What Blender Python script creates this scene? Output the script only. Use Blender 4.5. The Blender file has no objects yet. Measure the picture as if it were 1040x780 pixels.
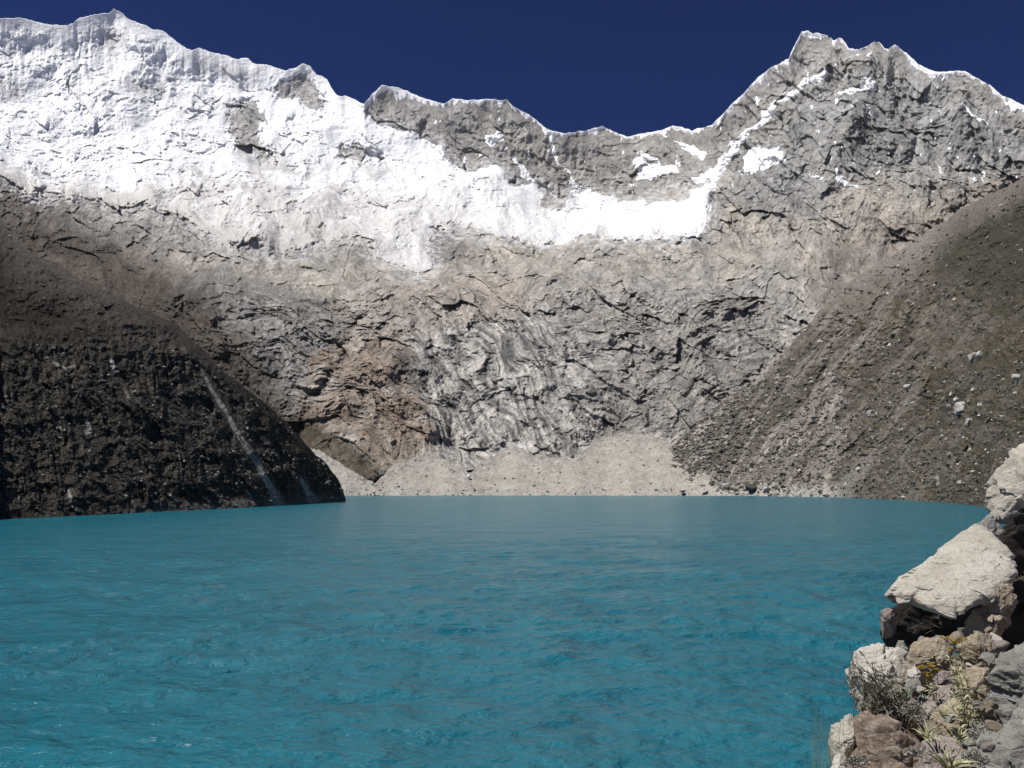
import bpy, math, random
import numpy as np
from mathutils import Vector
from concurrent.futures import ThreadPoolExecutor

random.seed(7)
rng = np.random.default_rng(11)
sc = bpy.context.scene
COL = sc.collection
R = math.radians

# ------------------------------------------------------------------ camera model
F = 816.0                    # focal length in photo pixels (photo 1040 x 780)
H = 6.0                      # eye height above the lake
PITCH = math.atan(105.0 / F)
CP, SP = math.cos(PITCH), math.sin(PITCH)

def ray(u, v):
    """world direction of a sight line, scaled to horizontal length 1"""
    X = (np.asarray(u, dtype=np.float64) - 520) / F
    Y = (390 - np.asarray(v, dtype=np.float64)) / F
    y = CP - Y * SP
    z = SP + Y * CP
    h = np.hypot(X, y)
    return X / h, y / h, z / h

def pt(u, v, D):
    x, y, z = ray(u, v)
    return np.array([x * D, y * D, H + z * D])

def shore_D(u, v):
    return -H / ray(u, v)[2]

# ------------------------------------------------------------------ noise
PERM = rng.permutation(256).astype(np.int32)
PERM = np.concatenate([PERM, PERM, PERM])
ang = rng.random(256) * 2 * np.pi
G2 = np.stack([np.cos(ang), np.sin(ang)], 1).astype(np.float32)
g3 = rng.normal(size=(256, 3)); g3 /= np.linalg.norm(g3, axis=1)[:, None]
G3 = g3.astype(np.float32)

def _par(fn, arrs, shape):
    n = arrs[0].size
    fl = [np.ascontiguousarray(a, dtype=np.float32).ravel() for a in arrs]
    step = 60000
    cuts = [(i, min(i + step, n)) for i in range(0, n, step)]
    out = np.empty(n, np.float32)
    def job(c):
        out[c[0]:c[1]] = fn(*[f[c[0]:c[1]] for f in fl])
    if len(cuts) == 1:
        job(cuts[0])
    else:
        with ThreadPoolExecutor(4) as ex:
            list(ex.map(job, cuts))
    return out.reshape(shape)

def _p2(x, y):
    xf = np.floor(x); yf = np.floor(y)
    xi = xf.astype(np.int32) & 255; yi = yf.astype(np.int32) & 255
    dx = x - xf; dy = y - yf
    sx = dx * dx * dx * (dx * (dx * 6 - 15) + 10)
    sy = dy * dy * dy * (dy * (dy * 6 - 15) + 10)
    a = PERM[xi] + yi; b = PERM[xi + 1] + yi
    def g(i, ex, ey):
        q = G2[PERM[i]]
        return q[:, 0] * ex + q[:, 1] * ey
    n00 = g(a, dx, dy); n10 = g(b, dx - 1, dy)
    n01 = g(a + 1, dx, dy - 1); n11 = g(b + 1, dx - 1, dy - 1)
    t0 = n00 + sx * (n10 - n00); t1 = n01 + sx * (n11 - n01)
    return (t0 + sy * (t1 - t0)) * 1.45

def _p3(x, y, z):
    xf = np.floor(x); yf = np.floor(y); zf = np.floor(z)
    xi = xf.astype(np.int32) & 255; yi = yf.astype(np.int32) & 255; zi = zf.astype(np.int32) & 255
    dx = x - xf; dy = y - yf; dz = z - zf
    f = lambda t: t * t * t * (t * (t * 6 - 15) + 10)
    sx, sy, sz = f(dx), f(dy), f(dz)
    def g(a, b, c):
        q = G3[PERM[PERM[PERM[xi + a] + yi + b] + zi + c]]
        return q[:, 0] * (dx - a) + q[:, 1] * (dy - b) + q[:, 2] * (dz - c)
    l = lambda p, q, t: p + t * (q - p)
    return l(l(l(g(0,0,0), g(1,0,0), sx), l(g(0,1,0), g(1,1,0), sx), sy),
             l(l(g(0,0,1), g(1,0,1), sx), l(g(0,1,1), g(1,1,1), sx), sy), sz) * 1.6

def fbm(x, y, octs=5, gain=0.5, seed=0.0, ridged=False, lac=2.03):
    x = np.asarray(x); y = np.asarray(y)
    def fn(a, b):
        s = np.zeros_like(a); amp = 1.0; tot = 0.0; k = 1.0; w = 1.0
        for o in range(octs):
            n = _p2(a * k + (seed * 17.3 + o * 31.7), b * k + (seed * 9.1 + o * 12.9))
            if ridged:
                n = 1 - 2 * np.sqrt(n * n + .003)
                n = n * w
                w = np.clip(n * 1.3 + 0.3, 0.15, 1.0)
            s += amp * n; tot += amp; amp *= gain; k *= lac
        return s / tot
    return _par(fn, [x, y], x.shape)

def _fac2(x, y, seed=0.0, tilt=1.0):
    xf = np.floor(x); yf = np.floor(y)
    best = np.full_like(x, 9.0); val = np.zeros_like(x)
    for a in (-1, 0, 1):
        for b in (-1, 0, 1):
            xi = (xf + a).astype(np.int32); yi = (yf + b).astype(np.int32)
            k = PERM[PERM[(xi + int(seed * 37)) & 255] + (yi & 255)]
            jx = PERM[k + 7] / 255.0; jy = PERM[k + 91] / 255.0
            dx = x - xf - a - jx; dy = y - yf - b - jy
            d = dx * dx + dy * dy
            g = G2[PERM[k + 133]]; off = PERM[k + 201] / 127.5 - 1
            v = off * .5 + tilt * (g[:, 0] * dx + g[:, 1] * dy)
            m = d < best
            best = np.where(m, d, best); val = np.where(m, v, val)
    return val.astype(np.float32)

def facet(x, y, seed=0.0, tilt=1.0):
    return _par(lambda a, b: _fac2(a, b, seed, tilt), [np.asarray(x), np.asarray(y)], np.asarray(x).shape)

def _fac3(x, y, z, seed=0.0):
    xf = np.floor(x); yf = np.floor(y); zf = np.floor(z)
    best = np.full_like(x, 9.0); val = np.zeros_like(x)
    for a in (-1, 0, 1):
        for b in (-1, 0, 1):
            for c in (-1, 0, 1):
                k = PERM[PERM[PERM[((xf + a).astype(np.int32) + int(seed * 37)) & 255] + ((yf + b).astype(np.int32) & 255)] + ((zf + c).astype(np.int32) & 255)]
                dx = x - xf - a - PERM[k + 7] / 255.0; dy = y - yf - b - PERM[k + 91] / 255.0; dz = z - zf - c - PERM[k + 53] / 255.0
                d = dx * dx + dy * dy + dz * dz
                g = G3[PERM[k + 133]]; v = (PERM[k + 201] / 127.5 - 1) * .35 + (g[:, 0] * dx + g[:, 1] * dy + g[:, 2] * dz)
                m = d < best
                best = np.where(m, d, best); val = np.where(m, v, val)
    return val.astype(np.float32)

def facet3(x, y, z, seed=0.0):
    return _par(lambda a, b, c: _fac3(a, b, c, seed), [np.asarray(x), np.asarray(y), np.asarray(z)], np.asarray(x).shape)

def fbm3(x, y, z, octs=5, gain=0.5, seed=0.0, ridged=False):
    x = np.asarray(x)
    def fn(a, b, c):
        s = np.zeros_like(a); amp = 1.0; tot = 0.0; k = 1.0
        for o in range(octs):
            n = _p3(a * k + (seed * 17.3 + o * 31.7), b * k + seed * 5.1, c * k + (seed * 9.1 + o * 12.9))
            if ridged: n = 1 - 2 * np.abs(n)
            s += amp * n; tot += amp; amp *= gain; k *= 2.03
        return s / tot
    return _par(fn, [x, y, z], x.shape)

def sstep(a, b, x):
    t = np.clip((x - a) / (b - a), 0, 1)
    return t * t * (3 - 2 * t)

def poly_sd(U, V, poly):
    """signed distance in px, positive inside; -60 far away"""
    P = np.array(poly, dtype=np.float32)
    lo = P.min(0) - 40; hi = P.max(0) + 40
    m = (U > lo[0]) & (U < hi[0]) & (V > lo[1]) & (V < hi[1])
    out = np.full(U.shape, -60.0, np.float32)
    if not m.any(): return out
    u = U[m].astype(np.float32); v = V[m].astype(np.float32)
    d2 = np.full(u.shape, 1e9, np.float32); ins = np.zeros(u.shape, bool)
    n = len(P)
    for i in range(n):
        ax, ay = P[i]; bx, by = P[(i + 1) % n]
        ex, ey = bx - ax, by - ay
        t = np.clip(((u - ax) * ex + (v - ay) * ey) / (ex * ex + ey * ey + 1e-9), 0, 1)
        qx = u - ax - t * ex; qy = v - ay - t * ey
        d2 = np.minimum(d2, qx * qx + qy * qy)
        c = ((ay > v) != (by > v)) & (u < (bx - ax) * (v - ay) / (by - ay + 1e-12) + ax)
        ins ^= c
    d = np.sqrt(d2)
    out[m] = np.where(ins, d, -d)
    return out

def line_d(U, V, pts, w0, w1):
    """distance to a polyline divided by a width that grows from w0 to w1; <1 is on it"""
    P = np.array(pts, dtype=np.float32); best = np.full(U.shape, 99.0, np.float32)
    n = len(P) - 1
    for i in range(n):
        ax, ay = P[i]; bx, by = P[i + 1]; ex, ey = bx - ax, by - ay
        t = np.clip(((U - ax) * ex + (V - ay) * ey) / (ex * ex + ey * ey), 0, 1)
        d = np.hypot(U - ax - t * ex, V - ay - t * ey)
        w = w0 + (w1 - w0) * (i + t) / n
        best = np.minimum(best, d / w)
    return best

def curve(pts):
    P = np.array(pts, dtype=np.float64)
    return lambda u: np.interp(u, P[:, 0], P[:, 1])

# ------------------------------------------------------------------ mesh + tags
def tag(o, label=None, cat=None, group=None, kind=None):
    if label: o['label'] = label
    if cat: o['category'] = cat
    if group: o['group'] = group
    if kind: o['kind'] = kind
    return o

def mesh_np(name, co, faces, mat, col=None, parent=None, smooth=True, attrs=None):
    me = bpy.data.meshes.new(name)
    co = np.ascontiguousarray(co, dtype=np.float32).reshape(-1, 3)
    faces = np.ascontiguousarray(faces, dtype=np.int32)
    k = faces.shape[1]
    me.vertices.add(len(co)); me.vertices.foreach_set('co', co.ravel())
    me.loops.add(faces.size); me.loops.foreach_set('vertex_index', faces.ravel())
    me.polygons.add(len(faces))
    me.polygons.foreach_set('loop_start', np.arange(0, faces.size, k, dtype=np.int32))
    me.polygons.foreach_set('loop_total', np.full(len(faces), k, np.int32))
    me.polygons.foreach_set('use_smooth', np.full(len(faces), smooth, bool))
    me.update(calc_edges=True); me.validate()
    if col is not None:
        a = me.color_attributes.new('tint', 'FLOAT_COLOR', 'POINT')
        c = np.ones((len(co), 4), np.float32); c[:, :3] = col.reshape(-1, 3)
        a.data.foreach_set('color', c.ravel())
    if attrs:
        for kx, vx in attrs.items():
            a = me.attributes.new(kx, 'FLOAT', 'POINT'); a.data.foreach_set('value', np.ascontiguousarray(vx, np.float32).ravel())
    me.materials.append(mat)
    o = bpy.data.objects.new(name, me); COL.objects.link(o)
    if parent: o.parent = parent
    return o

def grid_faces(nr, nc, keep=None):
    i = np.arange(nr * nc, dtype=np.int32).reshape(nr, nc)
    f = np.stack([i[:-1, :-1], i[:-1, 1:], i[1:, 1:], i[1:, :-1]], -1).reshape(-1, 4)
    if keep is not None:
        f = f[keep.ravel()]
    return f

def compact(co, faces, col):
    used = np.unique(faces)
    remap = np.full(len(co), -1, np.int32); remap[used] = np.arange(len(used))
    return co[used], remap[faces], col[used]

def normals(P):
    du = np.gradient(P, axis=1); dv = np.gradient(P, axis=0)
    n = np.cross(du, dv); n /= np.linalg.norm(n, axis=2)[..., None] + 1e-9
    return n

def mixc(a, b, t):
    return a + (b - a) * t[..., None]

C = lambda *c: np.array(c, dtype=np.float32)

# ------------------------------------------------------------------ materials
def new_mat(name):
    m = bpy.data.materials.new(name); m.use_nodes = True
    nt = m.node_tree; b = nt.nodes['Principled BSDF']
    return m, nt, b

def N(nt, typ, **kw):
    n = nt.nodes.new(typ)
    for k, v in kw.items():
        if k in n.inputs: n.inputs[k].default_value = v
        else: setattr(n, k, v)
    return n

def rock_material(name, scales=(0.25, 1.2), rough=0.9, bump=0.6, var=0.5, bdist=1.0, spec=0.2, use_tint=True, base=None):
    """tint attribute times fine noise, plus bump"""
    m, nt, b = new_mat(name)
    L = nt.links.new
    tc = N(nt, 'ShaderNodeTexCoord')
    n1 = N(nt, 'ShaderNodeTexNoise', Scale=scales[0], Detail=6.0, Roughness=0.65)
    n2 = N(nt, 'ShaderNodeTexNoise', Scale=scales[1], Detail=5.0, Roughness=0.7)
    L(tc.outputs['Object'], n1.inputs['Vector']); L(tc.outputs['Object'], n2.inputs['Vector'])
    add = N(nt, 'ShaderNodeMath', operation='ADD')
    L(n1.outputs['Fac'], add.inputs[0]); L(n2.outputs['Fac'], add.inputs[1])
    mr = N(nt, 'ShaderNodeMapRange'); mr.inputs['From Min'].default_value = 0.7; mr.inputs['From Max'].default_value = 1.3
    mr.inputs['To Min'].default_value = 1 - var; mr.inputs['To Max'].default_value = 1 + var
    L(add.outputs[0], mr.inputs['Value'])
    vm = N(nt, 'ShaderNodeVectorMath', operation='SCALE')
    if use_tint:
        at = N(nt, 'ShaderNodeVertexColor', layer_name='tint'); L(at.outputs['Color'], vm.inputs[0])
    else:
        vm.inputs[0].default_value = base
    L(mr.outputs[0], vm.inputs['Scale']); L(vm.outputs[0], b.inputs['Base Color'])
    bp = N(nt, 'ShaderNodeBump', Strength=bump, Distance=bdist)
    L(add.outputs[0], bp.inputs['Height']); L(bp.outputs[0], b.inputs['Normal'])
    b.inputs['Roughness'].default_value = rough
    b.inputs['Specular IOR Level'].default_value = spec
    return m

# ------------------------------------------------------------------ chart of the terrain
def ucols(lo=-260, hi=1300, step=0.8):
    a = np.arange(lo, -12, 4.0); b = np.arange(-12, 1052, step); c = np.arange(1052, hi, 4.0)
    return np.concatenate([a, b, c])

skyline = [(-260,70),(-120,42),(-40,26),(0,20),(20,19),(37,23.5),(54,27),(69,27),(81,19.5),(98,15),(111,14),(115,9.5),(121,12),(130,20),(141,24),
 (155,30),(165,32),(175,39),(185,48),(194,51),(202,50),(215,54),(232,58),(242,61),(252,60),(257,65),(269,67),(286,71),(291,73),(300,70),
 (308,66),(315,68),(321,76),(332,81),(337,91),(342,97),(350,98),(357,101),(370,106),(378,96),(388,88),(404,89),(420,96),(433,102),(451,106),
 (461,101),(475,103),(482,102),(515,102),(520,108),(537,117),(548,126),(561,134),(575,136),(596,133),(612,129),(622,134),(638,140),(651,137),
 (672,133),(684,128.5),(700,132),(703,134),(724,127),(734,116),(757,94),(771,79),(784,69),(801,60.6),(806,49),(814.5,34),(820,32.6),(825,36),
 (835,35),(846.5,42),(855,41),(863,50.5),(877,51),(883.5,45),(891,43),(897,49),(902,52),(909,45.5),(914,50.5),(922,57),(932,65.6),(949,74),
 (979.5,73),(989.5,79),(1006,88),(1018,98),(1038,107),(1100,140),(1200,150),(1300,130)]
sky_v = curve(skyline)
_bt = curve([(250,440),(300,455),(324,464),(345,476),(365,488),(380,498),(388,490),(400,479),(433,466),(444,471),(478,486),(492,473),(520,456),
 (534,464),(561,471),(582,470),(603,456),(613,450),(645,446),(672,452),(720,474),(780,484)])

beach_top = lambda u: _bt(u) + 5 * fbm(np.asarray(u) / 11, np.asarray(u) * 0 + .7, 4, .65)

def D_plane(u, v, D0, s):
    """distance where the sight line meets a slope rising s per metre from D0 at water level"""
    t = ray(u, v)[2]
    return (s * D0 + H) / (s - t)

u0 = ucols()
nc = len(u0)
NR = 820

def wall_D(u, V):
    """range of the back wall, per column u (1D) and rows V (2D)"""
    out = np.empty_like(V)
    def sm(f, w):
        return sum(f(u + d) * k for d, k in ((-2 * w, .1), (-w, .22), (0, .36), (w, .22), (2 * w, .1)))
    bt0 = sm(_bt, 10); bt0 = sm(lambda x: np.interp(x, u, bt0), 5); Db = D_plane(u, bt0, 612.0, 0.5); bt = bt0
    sk = sm(sky_v, 22); sk = sm(lambda x: np.interp(x, u, sk0_), 12) if False else sk
    for _ in range(3):
        s0_ = sk.copy(); sk = sm(lambda x: np.interp(x, u, s0_), 9)
    Dr = np.interp(u, [-260, 0, 115, 300, 370, 520, 640, 720, 820, 1040, 1300], [2100, 2350, 2450, 2350, 2250, 2150, 2200, 2050, 1950, 1750, 1500])
    for j in range(len(u)):
        f_ = np.interp(u[j], [0, 350, 700, 1040], [1.0, 1.0, 0.95, 0.85])
        vs = [sk[j], min(sk[j] + 60, 200), 238, 262, 300, 350, bt[j] - 2, bt[j] + 8, 520]
        Ds = [Dr[j], Dr[j] - 210 * f_, 1420 * f_, 1290 * f_, 1080 * f_, 900 * f_, Db[j] + 4, Db[j] + 22, Db[j] + 60]
        if u[j] > 700:
            t = min((u[j] - 700) / 60, 1); Ds[2] += 120 * t; Ds[1] += 30 * t
        o = np.argsort(vs)
        out[:, j] = np.interp(V[:, j], np.array(vs)[o], np.array(Ds)[o])
    # soften kinks
    k = np.ones(25) / 25
    pad = np.pad(out, ((12, 12), (0, 0)), mode='edge')
    cs = np.cumsum(np.vstack([np.zeros((1, out.shape[1])), pad]), 0)
    out = (cs[25:] - cs[:-25]) / 25
    return out

sk = sky_v(u0)
jag = np.interp(u0, [0, 330, 380, 700, 790, 820, 925, 940, 1040], [2.6, 2.6, 2.0, 2.2, 3.0, 4.5, 4.5, 2.0, 2.0])
wob = fbm(u0 / 10.0, u0 * 0 + 3.3, 5, 0.62) * jag
sk = sk + wob
T = np.linspace(0, 1, NR)[:, None]
U = np.broadcast_to(u0[None, :], (NR, nc)).copy()
V = 516 + (sk[None, :] - 516) * T
Dg = wall_D(u0, V)
above = V - sk[None, :]                     # px under the skyline
rx, ry, rz = ray(U, V)
P0 = np.stack([rx * Dg, ry * Dg, H + rz * Dg], -1)
n0 = normals(P0)
px = Dg / F                                # metres per px at each point
gz = np.abs((n0 * np.stack([rx, ry, rz], -1)).sum(-1)) / np.sqrt(1 + rz ** 2)
gzr = np.clip(gz, .16, 1)                  # how squarely the ground faces the valley
boost = np.clip(.75 / gzr, 1.0, 2.9) * .8
gz = np.clip(gz * 1.75, .22, 1.0)
RY = np.stack([rx, ry, rz], -1); RY /= np.linalg.norm(RY, axis=2)[..., None]

# domain warp shared by everything
wu = fbm(U / 70, V / 70, 3, seed=1) * 26
wv = fbm(U / 70, V / 70, 3, seed=2) * 26
eu = fbm(U / 14, V / 14, 4, 0.6, seed=3); ev = fbm(U / 14, V / 14, 4, 0.6, seed=4)

low = 1 - sstep(225, 300, V)                # 1 high on the mountain
# --- relief (px units)
big = fbm((U + wu) / 95, (V + wv) / 80, 4, 0.5, seed=5, ridged=True)
mid = fbm((U + wu * .6) / 34, (V + wv * .6) / 26, 6, 0.62, seed=6, ridged=True)
# craggy dipping strata in the lower cliff: elongated along a direction that bends from place to place
def strata(angdeg, lam, ratio, seed):
    a = np.radians(angdeg)
    s1 = (U + wu * .9) * np.cos(a) + (V + wv * .9) * np.sin(a)
    s2 = -(U + wu * .9) * np.sin(a) + (V + wv * .9) * np.cos(a)
    return fbm(s1 / (lam * ratio), s2 / lam, 5, 0.62, seed=seed, ridged=True)
st1 = strata(58, 7, 5.5, 7)
st2 = strata(20, 6, 4.5, 8)
st3 = strata(-32, 7, 4.0, 9)
sel = fbm(U / 120, V / 90, 2, seed=10)
k1 = sstep(470, 420, np.abs(U - 500) + 400) * 0 + np.exp(-((U - 500) / 95.0) ** 2)     # the steep folded centre
k3 = np.exp(-((U - 760) / 130.0) ** 2)
k2 = np.clip(1 - k1 - k3, 0, 1)
strat = st1 * k1 + st2 * k2 + st3 * k3
cliff = sstep(262, 320, V + wv * .7) * sstep(0, 6, beach_top(u0)[None, :] - V + 14)
gul = fbm((U + wu * .5 + V * .25) / 16, (V + wv * .4) / 60, 5, 0.6, seed=11, ridged=True)
fine = fbm(U / 5.5, V / 4.2, 4, 0.65, seed=12, ridged=True)
upper_r = sstep(700, 770, U) * low
tU = U * 0 + 1
tv_ = V + wv * 1.1 + 26 * fbm(U / 85, V / 60, 3, seed=15) + .10 * (U - 520)
talus = sstep(215, 245, tv_) * sstep(318, 262, tv_) * (.45 + .55 * sstep(-.25, .25, fbm((U + V * .8) / 46, (V - U * .35) / 24, 4, .6, seed=16)))
patch = .35 + 1.0 * sstep(-.3, .35, fbm((U + wu) / 55, (V + wv) / 32, 3, seed=13))
LN = []
for pts_, w_, d_ in (([(364,318),(354,348),(337,383),(314,415),(302,440)], 4, 7), ([(505,318),(530,342),(555,372),(580,402),(602,442)], 3, 5), ([(478,335),(498,378),(514,425),(520,455)], 3, 5),
     ([(640,300),(690,342),(742,372)], 4, 5), ([(560,290),(610,330),(650,390),(668,440)], 4, 5), ([(1060,176),(979,200),(925,233),(872,263),(842,290)], 3.5, 6), ([(905,60),(912,95),(935,128),(925,168)], 3.5, 7),
     ([(860,60),(868,100),(850,140),(838,180)], 3, 5), ([(960,85),(985,120),(1005,165)], 4, 6), ([(755,300),(790,330),(800,360)], 3, 4), ([(178,300),(215,335),(262,372),(300,395)], 4, 6),
     ([(240,290),(262,320),(300,345),(330,352)], 3, 4), ([(405,345),(415,372),(408,400),(420,440)], 5, 8), ([(440,350),(455,400),(462,450),(470,480)], 3, 5), ([(200,262),(260,272),(330,268),(380,282)], 3, 3.5),
     ([(560,262),(640,256),(720,268),(790,262),(840,250)], 3, 3.5), ([(575,136),(590,165),(640,195)], 2.5, 5), ([(470,108),(500,140),(540,170),(575,200)], 2.5, 4)):
    q_ = line_d(U + eu * 10 + wu * .25, V + ev * 10 + wv * .25, pts_, w_, w_ * 1.3)
    LN.append((d_, q_))
carve = sum(-d_ * np.exp(-q_ ** 2) + d_ * .45 * np.exp(-(q_ - 2.6) ** 2 / 2) for d_, q_ in LN)
rdg = 9 * np.exp(-line_d(U + eu * 6, V + ev * 6, [(836,66),(815,84),(795,98),(775,118),(757,134),(745,146),(735,165),(715,200)], 12, 18) ** 2) \
    + 8 * np.exp(-line_d(U + eu * 8, V + ev * 8, [(885,48),(880,90),(860,140),(842,190),(835,240)], 12, 20) ** 2) + 7 * np.exp(-line_d(U + eu * 8, V + ev * 8, [(979,76),(975,110),(990,150)], 9, 14) ** 2) \
    + 6 * np.exp(-line_d(U + eu * 8, V + ev * 8, [(515,105),(540,140),(575,190)], 8, 10) ** 2) + 6 * np.exp(-line_d(U + eu * 8, V + ev * 8, [(612,132),(650,165),(700,190)], 8, 12) ** 2)
huge = fbm((U + wu * 1.5) / 210, (V + wv * 1.5) / 120, 3, seed=14)
mid *= patch; fine *= .5 + .5 * patch
ct, st_ = math.cos(R(35)), math.sin(R(35))
fu = U + wu * .35 + eu * 3.0; fv = V + wv * .35 + ev * 3.0
fa = facet((fu * ct + fv * st_) / 46, (-fu * st_ + fv * ct) / 26, 1)
fb_ = facet((fu * ct + fv * st_) / 20, (-fu * st_ + fv * ct) / 10, 2)
fc_ = facet((fu + eu * 2) / 8.5, (fv + ev * 2) / 5.0, 3)
fd_ = facet(fu / 4.2, fv / 3.0, 4)
fw = (.40 + .42 * cliff + .38 * upper_r + .2 * low) * (1 - .3 * talus) * (1 - .35 * talus * sstep(500, 430, U))
fold_ = sstep(-10, 10, poly_sd(U + eu * 14, V + ev * 14, [(425,345),(520,320),(600,340),(615,400),(600,450),(560,472),(530,462),(480,485),(445,465),(440,400)]))
fw = fw * (1 - .45 * fold_)
blocks = (fa * 7 + fb_ * 4.2 * (.5 + patch * .5) + fc_ * 1.9 * (.5 + patch * .5) + fd_ * .8) * fw
rough = blocks * .95 + carve * (.6 - .25 * talus) * (.4 + patch) + mid * (3.0 + 1.2 * cliff) + gul * (2.8 * upper_r + 1.4 * low * (1 - upper_r)) \
    + strat * (4.6 * cliff * patch + 2.6 * fold_) + fine * (1.0 + .4 * cliff + .3 * upper_r) - 5      # crags, pushed out across the valley
dome = lambda cx, cy, sx, sy, a: a * np.exp(-(((U + wu * .5 - cx) / sx) ** 2 + ((V + wv * .5 - cy) / sy) ** 2) ** 1.6)
domes = dome(385, 412, 62, 72, 15) + dome(262, 345, 75, 60, 12) + dome(545, 390, 70, 75, 12) + dome(690, 350, 85, 60, 12) + dome(470, 300, 80, 30, 6) + dome(610, 285, 70, 26, 6) + dome(790, 210, 45, 34, 9)
h = domes + rdg + huge * 16 + big * 7 - 9                                                                       # spurs and bowls
edge = sstep(0, 26, above)
toe = sstep(-2, 22, beach_top(u0)[None, :] - V)
tw = .3 + .7 * toe
P = P0 + n0 * (h * edge * tw * px)[..., None] - RY * (rough * (.12 + .88 * edge) * tw * boost * px)[..., None]

# --- colour of the wall
def reg(poly, soft, warp=7.0):
    return sstep(-soft, soft, poly_sd(U + eu * warp * 2 + wu * .15, V + ev * warp * 2 + wv * .15, poly))

cn = fbm((U + wu) / 48, (V + wv) / 30, 5, 0.6, seed=20)
cf = fbm(U / 6, V / 5, 4, 0.7, seed=21)
cs = fbm((U + wu * .9 - V * .5) / 30, (V + wv) / 7, 5, 0.65, seed=22)
GREY = C(.30, .295, .285); BEIGE = C(.405, .375, .33); DARK = C(.085, .083, .085); PALE = C(.46, .445, .42)
RUST = C(.21, .145, .10); BROWN = C(.27, .225, .18); GREEN = C(.15, .145, .085)
col = mixc(GREY, BEIGE, np.clip(sstep(-.25, .3, cn + .25 * cs) * (.35 + .65 * talus), 0, 1))
col = mixc(col, BEIGE * 1.0, talus * .6)
dg = fbm((U + wu * .5 + V * .9) / 9, (V + wv * .4 - U * .5) / 34, 4, .65, seed=17)
col = mixc(col, C(.20, .19, .175), sstep(.08, .4, dg) * .5 * sstep(200, 240, V)); col = mixc(col, C(.46, .44, .405), sstep(.1, .45, -dg) * .4 * sstep(200, 240, V))
# left grey slab, right brown-grey slab, pale fan between
slabL = reg([(150,285),(215,268),(290,285),(352,300),(362,330),(345,375),(318,410),(300,440),(230,385),(170,330)], 7)
col = mixc(col, C(.17, .168, .165), slabL * .8)
slabR = reg([(560,300),(640,330),(720,300),(800,300),(812,340),(760,395),(680,450),(600,440),(575,400)], 12)
col = mixc(col, C(.225, .21, .195), slabR * .65)
ruddy = reg([(318,360),(350,345),(410,335),(430,350),(415,380),(440,420),(445,455),(420,470),(380,485),(340,480),(300,440)], 8)
col = mixc(col, mixc(BROWN, RUST, sstep(-.2, .3, cf + cn)), ruddy * .95)
rust = reg([(385,405),(430,395),(445,420),(430,450),(400,455),(385,430)], 6)
col = mixc(col, RUST, rust * .9 * sstep(-.3, .2, cf))
blk = reg([(405,360),(440,350),(455,375),(425,400),(400,390)], 6, 9)
col = mixc(col, C(.07, .065, .06), blk * .9 * sstep(-.35, .1, cn * 0 + cf + .15))
fold = reg([(425,345),(520,320),(600,340),(615,400),(600,450),(560,472),(530,462),(480,485),(445,465),(440,400)], 22, 9)
def bandf(deg, lam, ln, sd):
    a_ = R(deg); q1 = (U + wu * .9) * math.sin(a_) - (V + wv * .9) * math.cos(a_); q2 = (U + wu * .9) * math.cos(a_) + (V + wv * .9) * math.sin(a_)
    return fbm(q1 / lam, q2 / ln, 4, .68, seed=sd) * 2.6
bands = bandf(58, 5.5, 42, 27) * k1 + bandf(24, 4.5, 34, 28) * k2 + bandf(-35, 5, 36, 29) * k3
bw = np.clip(fold * .8 + cliff * (.16 + .5 * sstep(-.1, .4, fbm((U + wu) / 60, (V + wv) / 36, 3, seed=30))), 0, .85)
col = mixc(col, mixc(C(.11, .112, .115), PALE * 1.1, sstep(-.6, .5, bands + .4 * cf)), bw)
pink = reg([(330,300),(420,285),(520,275),(560,300),(520,320),(420,340),(360,350)], 12)
col = mixc(col, C(.36, .315, .275), pink * .5)
fanc = reg([(800,290),(822,283),(828,318),(812,330),(806,345),(780,350),(798,320)], 4)
col = mixc(col, PALE * .95, fanc * .8)
snowlet = reg([(508,452),(530,450),(536,460),(520,466),(507,462)], 2, 3)
col = mixc(col, C(.75, .76, .78), snowlet * .8)
# grey crag faces of the right peak; darker crag bands
cragR = reg([(745,160),(790,120),(830,75),(900,60),(960,85),(1060,140),(1060,180),(960,165),(900,165),(850,180),(830,225),(790,222),(750,215)], 10)
col = mixc(col, C(.275, .28, .278), cragR * .8)
dk = reg([(870,105),(910,85),(930,100),(925,160),(890,170),(860,150)], 8, 10) + reg([(745,180),(790,170),(830,190),(828,225),(790,222),(750,215)], 6, 10) \
   + reg([(950,125),(1000,118),(1010,150),(960,160)], 6, 10) + reg([(715,245),(640,235),(670,230),(720,236)], 3, 4)
col = mixc(col, C(.13, .13, .135), np.clip(dk, 0, 1) * .6 * sstep(-.3, .25, cf))
rr = reg([(815,270),(870,232),(925,205),(980,182),(1060,160),(1300,100),(1300,240),(940,270),(840,340)], 16)
col = mixc(col, C(.23, .205, .18), rr * .75)
knob = reg([(432,236),(440,222),(458,220),(472,234),(474,250),(452,262),(436,262)], 4, 4)
col = mixc(col, C(.17, .17, .17), knob * .8)
# brown earth at the left below the ice
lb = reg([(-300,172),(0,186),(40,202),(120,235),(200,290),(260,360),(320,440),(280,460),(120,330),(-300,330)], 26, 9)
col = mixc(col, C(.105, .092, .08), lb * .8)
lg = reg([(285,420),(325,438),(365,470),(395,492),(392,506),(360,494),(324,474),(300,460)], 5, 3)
col = mixc(col, C(.13, .115, .085), lg * .85)
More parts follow.
